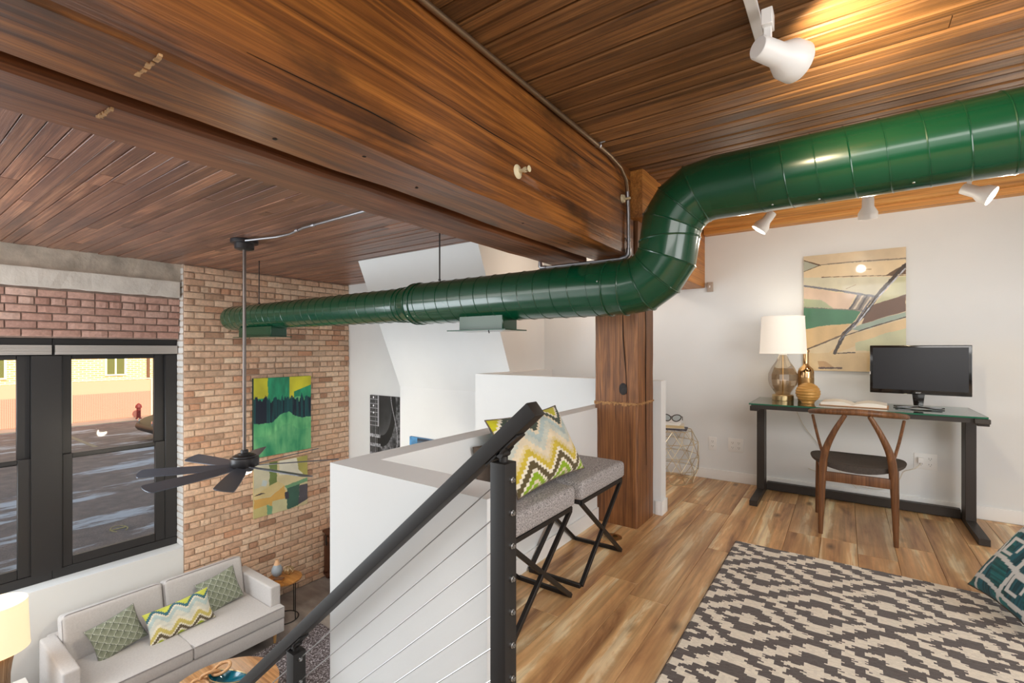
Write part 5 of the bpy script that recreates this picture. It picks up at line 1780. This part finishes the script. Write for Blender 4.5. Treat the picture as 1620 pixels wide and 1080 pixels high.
# ---------------------------------------------------------------- sofa
SX0, SX1, SY0, SY1 = -6.58, -5.52, 1.09, 3.06       # back, front, left end, right end
sf = thing('sofa', 'pale grey two-seat sofa with wooden legs under the window', 'sofa', (-6.05, 2.075, ZL))
def S(p): return (p[0] + 6.05, p[1] - 2.075, p[2] - ZL)
def soft(name, a, b, m, parent, bev=0.04, seg=4, rot=None):
    a, b = S(a), S(b)
    c = [(a[i] + b[i]) / 2 for i in range(3)]
    h = [(b[i] - a[i]) / 2 for i in range(3)]
    me = MB().box([-v for v in h], h).mesh(name, bevel=bev, seg=seg)
    o = obj(name, me, m, parent)
    o.location = c
    if rot: o.rotation_euler = rot
    return o
F = M['sofa']
soft('base', (SX0 + 0.05, SY0 + 0.02, -2.18), (SX1, SY1 - 0.02, -2.02), F, sf, 0.012, 2)
for y in (SY0, SY1 - 0.125):
    soft('arm', (SX0 + 0.06, y, -2.12), (-5.64, y + 0.125, -1.655), F, sf, 0.022, 3)
soft('back_frame', (SX0, SY0 + 0.06, -2.10), (SX0 + 0.12, SY1 - 0.06, -1.66), F, sf, 0.03, 3)
def piping(pts, parent, loc):
    o = obj('piping', MB().tube(pts, 0.0042, 6, closed=True).mesh('t', smooth=True), M['piping'], parent)
    o.location = loc
    return o
ym = (SY0 + SY1) / 2
for (a, b) in ((SY0 + 0.125, ym - 0.002), (ym + 0.002, SY1 - 0.125)):
    e0 = SY0 + 0.01 if a < ym - 0.5 else a
    e1 = SY1 - 0.01 if b > ym + 0.5 else b
    # T-shaped seat cushion: it runs past the arm at the front
    poly = [(SX0 + 0.16, a), (-5.64, a), (-5.64, e0), (SX1 - 0.01 + 0.01, e0), (SX1, e1), (-5.64, e1), (-5.64, b), (SX0 + 0.16, b)]
    pl = [(S((x, y, 0))[0], S((x, y, 0))[1]) for x, y in poly]
    b_ = MB().prism(pl, 'z', S((0, 0, -2.022))[2], S((0, 0, -1.880))[2])
    sc_ = obj('seat_cushion', b_.mesh('t', bevel=0.024, seg=3), F, sf)
    for zz in (-1.889, -2.012):
        P = [S((x, y, zz)) for x, y in ((-5.66, e0 + 0.006), (SX1 + 0.001, e0 + 0.006), (SX1 + 0.001, e1 - 0.006), (-5.66, e1 - 0.006))]
        obj('piping', MB().tube(P, 0.0042, 6).mesh('t', smooth=True), M['piping'], sc_)
    bc = MB().box((-0.085, -(b - a) / 2, -0.24), (0.085, (b - a) / 2, 0.24)).mesh('t', bevel=0.05, seg=5)
    o = obj('back_cushion', bc, F, sf)
    o.location = S((SX0 + 0.195, (a + b) / 2, -1.665 - 0.03))
    o.rotation_euler = (0, R(-14), 0)
    hw = (b - a) / 2 - 0.012
    for xx in (0.083,):
        P = []
        for (cy, cz, a0) in ((hw - 0.05, 0.185, 0), (-hw + 0.05, 0.185, 90), (-hw + 0.05, -0.185, 180), (hw - 0.05, -0.185, 270)):
            for k in range(5):
                t = R(a0 + k * 22.5)
                P.append((xx - 0.012, cy + 0.05 * math.cos(t), cz + 0.05 * math.sin(t)))
        obj('piping', MB().tube(P, 0.0042, 6, closed=True).mesh('t', smooth=True), M['piping'], o)
    obj('button', MB().lathe([(0, 0.006), (0.010, 0.004), (0.013, 0)], (0, 0, 0), 12, M=Matrix.Rotation(R(90), 3, 'Y')), M['piping'], o).location = (0.084, -0.06, 0.02)
for x in (SX0 + 0.12, SX1 - 0.07):
    for y in (SY0 + 0.10, SY1 - 0.10):
        obj('leg', MB().lathe([(0, 0), (0.013, 0.0), (0.024, 0.14), (0, 0.14)], S((x, y, ZL)), 14).mesh('t', smooth=True), M['legwood'], sf)

# ---------------------------------------------------------------- sofa pillows
def geo(u, v):
    a = (u * 5 + v * 4.2); b = (-u * 5 + v * 4.2)
    fa, fb = a % 1, b % 1
    s = np.abs((fa - fb)) * 8 + fb * 6
    n = fbm(u * 30, v * 30, 61)
    t = np.clip(0.25 + 0.5 * (1 - np.minimum(fa, fb)) + 0.18 * np.sin((fa + fb) * 24), 0, 1)[:, None]
    c = np.array((84, 92, 74.0)) * (1 - t) + np.array((176, 182, 160.0)) * t
    e = (fa < 0.055) | (fb < 0.055)
    c[e] = (222, 226, 212)
    e = ((fa > 0.945) | (fb > 0.945))
    c[e] = (54, 60, 52)
    return c
def chev2(u, v):
    ye, te, lb, cr, mu, br, gn = (206, 212, 90), (60, 108, 122), (182, 200, 198), (226, 220, 200), (200, 184, 104), (96, 84, 62), (170, 184, 50)
    bands = [(-0.2, 0.10, gn), (0.10, 0.16, cr), (0.16, 0.27, br), (0.27, 0.33, cr), (0.33, 0.46, mu), (0.46, 0.54, cr), (0.54, 0.72, (212, 212, 200)), (0.72, 0.86, lb), (0.86, 0.92, cr), (0.92, 1.02, te), (1.02, 1.4, ye)]
    return zig(u, v, bands, 0.30, 0.26, 6)
# an upright cushion facing +x: half-width along y, half-height up, leaning back
def sp(c, hw, hh, tilt, roll, fn, label, T=0.11, nu=100, nv=90, back=(120, 140, 140)):
    u = Vector((0, 1, 0)); v = Vector((-math.sin(R(tilt)), 0, math.cos(R(tilt))))
    cr_, sr = math.cos(R(roll)), math.sin(R(roll))
    U = (u * cr_ + v * sr) * hw
    V = (v * cr_ - u * sr) * hh
    return pillow('throw_pillow', c, U, V, T, fn, M['cloth'], label, 'pillow', 'pillows on the sofa', nu, nv, back=back)
sp((-6.13, 1.60, -1.715), 0.215, 0.185, 24, 14, geo, 'green-grey scale-patterned pillow at the left of the sofa')
sp((-6.18, 2.60, -1.705), 0.225, 0.20, 22, 10, geo, 'green-grey scale-patterned pillow at the right of the sofa')
sp((-6.00, 2.12, -1.735), 0.32, 0.175, 26, 4, chev2, 'long chevron pillow in the middle of the sofa', T=0.12, nu=150, nv=90)

# ---------------------------------------------------------------- end table with vase, orb, box
et = thing('end_table', 'small round wooden end table on thin black legs beside the sofa', 'table', (-6.00, 3.305, ZL))
hh = -1.775 - ZL
obj('top', MB().lathe([(0, hh - 0.028), (0.205, hh - 0.028), (0.212, hh - 0.02), (0.212, hh - 0.004), (0.206, hh), (0, hh)], n=40).mesh('t', smooth=True), M['orangewood'], et)
for a in (20, 110, 200, 290):
    obj('leg', MB().tube([(0.17 * math.cos(R(a)), 0.17 * math.sin(R(a)), 0.008), (0.17 * math.cos(R(a)), 0.17 * math.sin(R(a)), hh - 0.028)], 0.007, 8), M['darkmetal'], et)
obj('base_ring', MB().tube([(0.17 * math.cos(a), 0.17 * math.sin(a), 0.007) for a in np.linspace(0, 2 * math.pi, 32)[:-1]], 0.007, 8, closed=True), M['darkmetal'], et)
vz = thing('vase', 'small grey pear-shaped vase with a peach neck on the end table', 'vase', (-6.12, 3.27, -1.775))
obj('body', MB().lathe([(0, 0), (0.035, 0), (0.055, 0.02), (0.068, 0.06), (0.066, 0.09), (0.052, 0.125), (0.038, 0.150)], n=32).mesh('t', smooth=True), M['vasegrey'], vz)
obj('neck', MB().lathe([(0.038, 0.150), (0.026, 0.185), (0.018, 0.215), (0.014, 0.213), (0.02, 0.18)], n=32).mesh('t', smooth=True), M['vasetan'], vz)
og = thing('wire_orb', 'gold wire orb on the end table beside the vase', 'ornament', (-6.04, 3.385, -1.775))
for k in range(5):
    t = R(36 * k)
    obj('hoop', MB().tube([(0.062 * math.sin(a) * math.cos(t), 0.062 * math.sin(a) * math.sin(t), 0.054 + 0.050 * math.cos(a)) for a in np.linspace(0, 2 * math.pi, 24)[:-1]], 0.0038, 6, closed=True).mesh('t', smooth=True), M['brass'], og)
bx = thing('box', 'little flat wooden box on the end table in front of the vase', 'box', (-5.97, 3.215, -1.775), R(35))
obj('body', MB().box((-0.055, -0.04, 0), (0.055, 0.04, 0.022)).mesh('t', bevel=0.002), M['orangewood'], bx)
obj('lid', MB().box((-0.056, -0.041, 0.0225), (0.056, 0.041, 0.032)).mesh('t', bevel=0.002), M['walnut'], bx)

# ---------------------------------------------------------------- cabinet in the corner
cb = thing('cabinet', 'dark wooden cabinet with a strap-hung door in the brick corner', 'cabinet', (-5.95, 4.45, ZL))
CH = 0.735
obj('carcass', MB().box((-0.60, -0.20, 0.05), (0.60, 0.24, CH - 0.03)).mesh('t', bevel=0.003, seg=1), M['cabinet'], cb)
obj('top', MB().box((-0.63, -0.225, CH - 0.03), (0.63, 0.25, CH)).mesh('t', bevel=0.003, seg=1), M['cabinet'], cb)
for k in range(2):
    x0 = -0.59 + k * 0.60
    d = obj('door', MB().box((x0, -0.222, 0.07), (x0 + 0.57, -0.203, CH - 0.07)).mesh('t', bevel=0.003, seg=1), M['cabinet'], cb)
    obj('brace', MB().beam((x0 + 0.06, -0.226, 0.12), (x0 + 0.51, -0.226, CH - 0.12), 0.012, 0.06, up=(0, 0, 1)), M['cabinet'], d)
    obj('rail', MB().box((x0, -0.232, CH - 0.14), (x0 + 0.57, -0.222, CH - 0.07)), M['cabinet'], d)
    obj('rail', MB().box((x0, -0.232, 0.07), (x0 + 0.57, -0.222, 0.13)), M['cabinet'], d)
    obj('strap_hinge', MB().box((x0 + 0.06, -0.240, CH - 0.20), (x0 + 0.09, -0.232, CH - 0.05)).box((x0 + 0.48, -0.240, CH - 0.20), (x0 + 0.51, -0.232, CH - 0.05)), M['darkmetal'], d)
for x in (-0.56, 0.56):
    for y in (-0.16, 0.20):
        obj('leg', MB().box((x - 0.03, y - 0.03, 0), (x + 0.03, y + 0.03, 0.05)), M['cabinet'], cb)

# ---------------------------------------------------------------- shag rug
sh = thing('shag_rug', 'dark brown and white flecked shag rug under the coffee table', 'rug', (-4.7, 2.2, ZL + 0.0005))
m, nt, b = nmat('flecked_shag')
tc = N(nt, 'ShaderNodeTexCoord')
n1 = N(nt, 'ShaderNodeTexNoise'); n1.inputs['Scale'].default_value = 55; n1.inputs['Detail'].default_value = 4; n1.inputs['Roughness'].default_value = 0.75
nt.links.new(tc.outputs['Object'], n1.inputs['Vector'])
rp = ramp(nt, [(0.40, (52, 44, 44)), (0.50, (96, 86, 86)), (0.58, (150, 142, 146)), (0.66, (214, 210, 212))])
nt.links.new(n1.outputs[0], rp.inputs[0]); nt.links.new(rp.outputs[0], b.inputs['Base Color'])
b.inputs['Roughness'].default_value = 0.95
M['shag'] = m
gx, gy = np.meshgrid(np.linspace(-0.85, 1.3, 200), np.linspace(-1.1, 1.30, 200))
zz = 0.010 + 0.02 * fbm((gx + 5) * 22, (gy + 5) * 22, 71) + 0.006 * rng.random(gx.shape)
edge = np.minimum(np.minimum(gx - gx.min(), gx.max() - gx), np.minimum(gy - gy.min(), gy.max() - gy))
zz = np.where(edge < 0.005, 0.0, zz)
wx = 0.012 * (fbm(gy * 9, gx * 0, 5) - 0.5) * (gx > 1.0)
V3 = np.stack([gx + wx, gy + 0.02 * (fbm(gx * 12, gy * 0, 6) - 0.5), zz], -1).reshape(-1, 3)
fs = [(j * 200 + i, j * 200 + i + 1, (j + 1) * 200 + i + 1, (j + 1) * 200 + i) for j in range(199) for i in range(199)]
me = bpy.data.meshes.new('pile'); me.from_pydata(V3.tolist(), [], fs)
obj('pile', me, M['shag'], sh)
obj('backing', MB().box((-0.84, -1.09, 0), (1.29, 1.29, 0.006)), M['taupe'], sh)

# ---------------------------------------------------------------- coffee table and what is on it
CX, CY, CZ = -4.66, 1.98, ZL + 0.03
ct = thing('coffee_table', 'round pale-grained wooden coffee table in front of the sofa', 'table', (CX, CY, CZ))
TH = -1.90 - CZ
obj('top', MB().lathe([(0, TH - 0.035), (0.44, TH - 0.035), (0.47, TH - 0.02), (0.47, TH - 0.004), (0.464, TH), (0, TH)], n=64).mesh('t', smooth=True), M['tabletop'], ct)
obj('drum', MB().lathe([(0, 0.02), (0.36, 0.02), (0.40, TH - 0.036), (0, TH - 0.036)], n=48).mesh('t', smooth=True), M['orangewood'], ct)
for a in (45, 135, 225, 315):
    obj('foot', MB().lathe([(0, 0), (0.02, 0), (0.02, 0.03), (0, 0.03)], (0.28 * math.cos(R(a)), 0.28 * math.sin(R(a)), 0), 10), M['darkmetal'], ct)
kc = thing('wooden_chain', 'carved wooden chain links lying on the coffee table', 'ornament', (-4.82, 1.93, -1.90))
def link(c, q, a=0.075, b=0.045, r=0.015):
    P = [Vector(c) + q @ Vector((a * math.cos(t) if abs(math.cos(t)) < 2 else 0, b * math.sin(t), 0)) for t in np.linspace(0, 2 * math.pi, 26)[:-1]]
    return obj('link', MB().tube(P, r, 10, closed=True).mesh('t', smooth=True), mat_chain, kc)
mat_chain = wood('carved_wood', [(0.3, (176, 124, 78)), (0.5, (206, 158, 110)), (0.7, (226, 184, 140))], 'y', 30, 2, 0.45, 0.1)
E_ = lambda x, y, z: Matrix.Rotation(R(z), 3, 'Z') @ Matrix.Rotation(R(y), 3, 'Y') @ Matrix.Rotation(R(x), 3, 'X')
link((0.03, 0.10, 0.115), E_(35, -18, 60))
link((-0.01, 0.02, 0.080), E_(-60, 10, 80))
link((0.0, -0.07, 0.045), E_(25, 15, 40))
link((0.06, -0.15, 0.040), E_(-50, 0, -20))
tb = thing('bowl', 'glossy teal and bronze leaf-shaped bowl under the wooden chain', 'bowl', (-4.70, 2.03, -1.90), R(25))
vs, fs = [], []
nr, na = 8, 36
for i in range(nr + 1):
    r = i / nr
    for k in range(na):
        t = 2 * math.pi * k / na
        x = 0.20 * r * math.cos(t) * (1 + 0.12 * math.cos(t)); y = 0.085 * r * math.sin(t)
        vs.append((x, y, 0.012 + 0.062 * r ** 2.2 + 0.02 * r * abs(math.cos(t)) ** 3))
for i in range(nr + 1):
    r = 1 - i / nr
    for k in range(na):
        t = 2 * math.pi * k / na
        x = 0.20 * r * math.cos(t) * (1 + 0.12 * math.cos(t)); y = 0.085 * r * math.sin(t)
        vs.append((x, y, 0.0 + 0.064 * r ** 2.2 + 0.02 * r * abs(math.cos(t)) ** 3))
for i in range(2 * nr + 1):
    for k in range(na):
        fs.append((i * na + k, i * na + (k + 1) % na, (i + 1) * na + (k + 1) % na, (i + 1) * na + k))
obj('body', MB().add(vs, fs).mesh('t', smooth=True), M['teal'], tb)
obj('rim', MB().tube([(0.20 * math.cos(t) * (1 + 0.12 * math.cos(t)), 0.085 * math.sin(t), 0.075 + 0.02 * abs(math.cos(t)) ** 3) for t in np.linspace(0, 2 * math.pi, 40)[:-1]], 0.005, 6, closed=True).mesh('t', smooth=True), M['brass'], tb)

# ---------------------------------------------------------------- side table with lamp at the left edge
stb = thing('side_table', 'white side table at the left end of the sofa', 'table', (-6.02, 0.66, ZL))
th = -1.86 - ZL
obj('top', MB().box((-0.26, -0.30, th - 0.03), (0.30, 0.30, th)).mesh('t', bevel=0.005), M['trimwhite'], stb)
for x in (-0.22, 0.26):
    for y in (-0.26, 0.26):
        obj('leg', MB().box((x - 0.018, y - 0.018, 0), (x + 0.018, y + 0.018, th - 0.03)), M['trimwhite'], stb)
ll = thing('table_lamp', 'rustic wood-based lamp with a cream drum shade at the left edge', 'lamp', (-6.02, 0.735, -1.86))
b = MB()
vs, fs = [], []
na, prof = 20, [(0.118, 0.0), (0.108, 0.05), (0.096, 0.13), (0.092, 0.22), (0.098, 0.32), (0.106, 0.38), (0.09, 0.41), (0.02, 0.42)]
for r, z in prof:
    for k in range(na):
        a = 2 * math.pi * k / na
        rr = r * (1 + 0.10 * math.sin(3 * a + z * 7) + 0.05 * math.sin(7 * a + 2))
        vs.append((rr * math.cos(a), rr * math.sin(a), z))
for i in range(len(prof) - 1):
    for k in range(na): fs.append((i * na + k, i * na + (k + 1) % na, (i + 1) * na + (k + 1) % na, (i + 1) * na + k))
fs += [tuple(reversed(range(na))), tuple((len(prof) - 1) * na + k for k in range(na))]
obj('base', b.add(vs, fs).mesh('t', smooth=True), M['rustic'], ll)
shade(0.215, 0.200, 0.455, 0.865, M['shadewarm'], ll)
obj('stem', MB().tube([(0, 0, 0.41), (0, 0, 0.58)], 0.008, 8), M['brass'], ll)
obj('bulb', MB().lathe([(0, 0.56), (0.016, 0.58), (0.032, 0.63), (0.03, 0.67), (0, 0.69)], n=16).mesh('t', smooth=True), M['bulb'], ll)
light('left_lamp_light', 'POINT', (-6.02, 0.735, -1.20), 6, (1, 0.82, 0.58), radius=0.05)
cg = thing('crystal_ornament', 'faceted clear glass ornament beside the left lamp', 'ornament', (-5.80, 0.88, -1.86))
r_ = np.random.default_rng(3)
bm = bmesh.new()
for k in range(26):
    v = Vector(r_.normal(size=3)).normalized()
    bm.verts.new((v.x * 0.075, v.y * 0.075, 0.080 + v.z * 0.078))
bmesh.ops.convex_hull(bm, input=bm.verts)
me = bpy.data.meshes.new('facets'); bm.to_mesh(me); bm.free()
obj('facets', me, M['clear'], cg)
obj('core', MB().lathe([(0, 0.0), (0.04, 0.0), (0.03, 0.05), (0.012, 0.12), (0, 0.13)], n=7), mat('silver_core', (176, 196, 206), 0.15, 0.9), cg)

# ================================================================== OUTSIDE
ZG = -1.7
m, nt, b = nmat('asphalt_with_snow')
tc = N(nt, 'ShaderNodeTexCoord')
def nz(sc, det, lo, hi, scale3=(1, 1, 1), a=0.0, c=1.0, rough=0.6):
    mp = N(nt, 'ShaderNodeMapping'); mp.inputs['Scale'].default_value = scale3
    nt.links.new(tc.outputs['Object'], mp.inputs[0])
    n = N(nt, 'ShaderNodeTexNoise'); n.inputs['Scale'].default_value = sc; n.inputs['Detail'].default_value = det; n.inputs['Roughness'].default_value = rough
    nt.links.new(mp.outputs[0], n.inputs['Vector'])
    r = N(nt, 'ShaderNodeMapRange'); r.inputs[1].default_value = lo; r.inputs[2].default_value = hi; r.inputs[3].default_value = a; r.inputs[4].default_value = c
    nt.links.new(n.outputs[0], r.inputs[0])
    return r.outputs[0]
base = mixc(nt, nz(3.0, 6, 0.3, 0.7), s2l((112, 102, 96)), s2l((150, 134, 122)))
base = mixc(nt, nz(40, 3, 0.4, 0.6, a=0, c=0.35), base, s2l((70, 66, 66)))
snow = nz(0.7, 8, 0.545, 0.60, (1.7, 0.42, 1), rough=0.68)
base = mixc(nt, snow, base, s2l((186, 190, 192)))
nt.links.new(base, b.inputs['Base Color']); b.inputs['Roughness'].default_value = 0.9
struct('ground', MB().box((-40, -30, ZG - 0.2), (-7.0, 40, ZG)), m, label='asphalt car park with patches of snow outside the window')
struct('ground_kerb', MB().box((-25.0, -30, ZG), (-23.6, 40, ZG + 0.03)), mat('pale_pavement', (214, 196, 168), 0.9, noise=0.1, nscale=1.5))
mk = thing('road_marking', 'worn yellow painted symbol on the asphalt low in the right window', 'marking', (-9.63, 2.54, ZG + 0.002))
mk.scale = (0.42, 0.34, 1)
mm = mat('worn_yellow_paint', (168, 156, 104), 0.9, noise=0.3, nscale=8)
obj('ring', MB().tube([(0.42 * math.cos(a), 0.30 * math.sin(a), 0.002) for a in np.linspace(0.4, 5.6, 22)], 0.035, 4), mm, mk).scale = (1, 1, 0.08)
obj('bar', MB().box((-0.05, -0.35, 0), (0.05, 0.28, 0.004)), mm, mk)
for k in range(4):
    tag(obj('parking_line', MB().box((-22.8, 1.5 + k * 2.7, ZG + 0.001), (-18.2, 1.62 + k * 2.7, ZG + 0.006)), mat('faded_line', (150, 140, 116), 0.9)), ['faded parking line seen through the left window', 'faded parking line near the middle of the right window', 'faded parking line left of the parked car', 'faded parking line hidden behind the parked car'][k], 'marking', 'parking lines')
# far building
bl = thing('building', 'sunlit yellow brick building across the car park', 'building', (-25.2, 5.0, ZG))
m, nt, b = nmat('yellow_brick_far')
tc = N(nt, 'ShaderNodeTexCoord')
sp_ = N(nt, 'ShaderNodeSeparateXYZ'); nt.links.new(tc.outputs['Object'], sp_.inputs[0])
cm = N(nt, 'ShaderNodeCombineXYZ'); nt.links.new(sp_.outputs['Y'], cm.inputs[0]); nt.links.new(sp_.outputs['Z'], cm.inputs[1])
br = N(nt, 'ShaderNodeTexBrick')
br.inputs['Color1'].default_value = s2l((216, 164, 104)) + (1,); br.inputs['Color2'].default_value = s2l((228, 182, 124)) + (1,); br.inputs['Mortar'].default_value = s2l((236, 220, 190)) + (1,)
br.inputs['Scale'].default_value = 1; br.inputs['Brick Width'].default_value = 0.24; br.inputs['Row Height'].default_value = 0.085; br.inputs['Mortar Size'].default_value = 0.016
nt.links.new(cm.outputs[0], br.inputs['Vector']); nt.links.new(br.outputs['Color'], b.inputs['Base Color']); b.inputs['Roughness'].default_value = 0.9
obj('facade', MB().box((-4.0, -30, 0), (0, 30, 9)), m, bl)
def far_window(y, z0=1.86, z1=2.95):
    g = obj('window', MB().box((0.0, y - 0.36, z0 - 0.06), (0.05, y + 0.36, z0)).box((0.0, y - 0.36, z1), (0.05, y + 0.36, z1 + 0.07)).box((0, y - 0.36, z0), (0.05, y - 0.29, z1)).box((0, y + 0.29, z0), (0.05, y + 0.36, z1)).box((0.0, y - 0.03, z0), (0.04, y + 0.03, z0 + 0.66)).box((0.0, y - 0.29, z0 + 0.66), (0.04, y + 0.29, z0 + 0.72)), mat('cream_frame', (232, 222, 190), 0.6), bl)
    g.location = (0.0, 0, 0)
    for a, c, zz0, zz1 in ((-0.29, -0.03, z0, z0 + 0.66), (0.03, 0.29, z0, z0 + 0.66), (-0.29, 0.29, z0 + 0.72, z1)):
        obj('pane', MB().box((0.005, y + a, zz0), (0.018, y + c, zz1)), mat('olive_glass', (112, 110, 62), 0.2), g)
for y in (-14.5, -10.5, -6.5, -2.0, 1.53, 6.0, 10, 14):
    far_window(y)
obj('downpipe', MB().tube([(0.08, 2.66, 1.55), (0.08, 2.66, 9)], 0.055, 8), mat('brown_pipe', (120, 78, 52), 0.6), bl)
fe = thing('fence', 'chain-link fence backed with pinkish red sheeting in front of the yellow building', 'fence', (-24.5, 5.0, ZG))
m, nt, b = nmat('red_mesh_sheeting')
tc = N(nt, 'ShaderNodeTexCoord')
ck = N(nt, 'ShaderNodeTexChecker'); ck.inputs['Scale'].default_value = 26
mp = N(nt, 'ShaderNodeMapping'); mp.inputs['Rotation'].default_value = (R(45), 0, 0); nt.links.new(tc.outputs['Object'], mp.inputs[0]); nt.links.new(mp.outputs[0], ck.inputs['Vector'])
ck.inputs['Color1'].default_value = s2l((204, 120, 96)) + (1,); ck.inputs['Color2'].default_value = s2l((224, 156, 132)) + (1,)
nt.links.new(ck.outputs[0], b.inputs['Base Color']); b.inputs['Roughness'].default_value = 0.8
obj('sheeting', MB().box((-0.02, -25, 0.05), (0.0, 25, 1.12)), m, fe)
obj('upper_sheeting', MB().box((-0.02, -25, 1.12), (0.0, 25, 1.62)), mat('pale_mesh', (226, 164, 132), 0.8), fe)
for k in range(-8, 9):
    obj('post', MB().tube([(0.03, k * 2.6 - 0.02, 0), (0.03, k * 2.6 - 0.02, 1.68)], 0.035, 8), mat('pale_post', (236, 214, 184), 0.5) if k == -8 else bpy.data.materials['pale_post'], fe)
obj('top_rail', MB().tube([(0.02, -25, 1.66), (0.02, 25, 1.66)], 0.025, 6), bpy.data.materials['pale_post'], fe)
hy = thing('hydrant', 'dark red upright shape standing before the fence', 'post', (-23.9, 6.95, ZG + 0.03))
rd_ = mat('dark_red', (120, 36, 30), 0.6)
obj('barrel', MB().lathe([(0, 0), (0.14, 0), (0.14, 0.05), (0.10, 0.06), (0.10, 0.62), (0.15, 0.64), (0.15, 0.70), (0.12, 0.80), (0.05, 0.88), (0, 0.9)], n=16).mesh('t', smooth=True), rd_, hy)
hy.scale = (0.75, 0.75, 0.72)
obj('outlet_cap', MB().lathe([(0.06, 0), (0.06, 0.16), (0, 0.17)], (0, 0, 0.48), 10, M=Matrix.Rotation(R(90), 3, 'Y')), rd_, hy)
# parked car, only its nose clears the window frame
ca_ = thing('car', 'dark parked car whose rounded nose shows beside the window frame', 'car', (-17.9, 7.55, ZG))
side = [(-2.12, 0.28), (-2.22, 0.42), (-2.15, 0.56), (-1.95, 0.68), (-1.15, 0.92), (-0.55, 1.34), (0.75, 1.40), (1.5, 1.02), (2.1, 0.95), (2.2, 0.6), (2.15, 0.28)]
body = MB().prism(side, 'x', -0.88, 0.88)
obj('body', body.mesh('t', bevel=0.09, seg=3), mat('dark_car_paint', (26, 22, 16), 0.5), ca_)
obj('windscreen', MB().prism([(-1.13, 0.95), (-0.56, 1.33), (-0.52, 1.33), (-1.09, 0.95)], 'x', -0.72, 0.72), M['blackgloss'], ca_)
obj('side_window', MB().prism([(-0.95, 0.95), (-0.48, 1.28), (0.70, 1.32), (1.25, 1.02)], 'x', 0.86, 0.885), M['blackgloss'], ca_)
for y in (-1.40, 1.40):
    for x in (-0.80, 0.80):
        w_ = obj('wheel', MB().lathe([(0.0, -0.10), (0.28, -0.10), (0.32, -0.08), (0.32, 0.08), (0.28, 0.10), (0, 0.10)], (x, y, 0.32), 24, M=Matrix.Rotation(R(90), 3, 'Y')).mesh('t', smooth=True), M['rail'], ca_)
        obj('hubcap', MB().lathe([(0, 0.015), (0.15, 0.01), (0.18, 0)], (x + (0.10 if x > 0 else -0.10), y, 0.32), 16, M=Matrix.Rotation(R(90 if x > 0 else -90), 3, 'Y')), M['steel'], w_)
for x in (-0.6, 0.6):
    obj('headlamp', MB().lathe([(0, 0.03), (0.08, 0.02), (0.10, 0)], (x, -2.17, 0.62), 14, M=Matrix.Rotation(R(90), 3, 'X')), M['clear'], ca_)
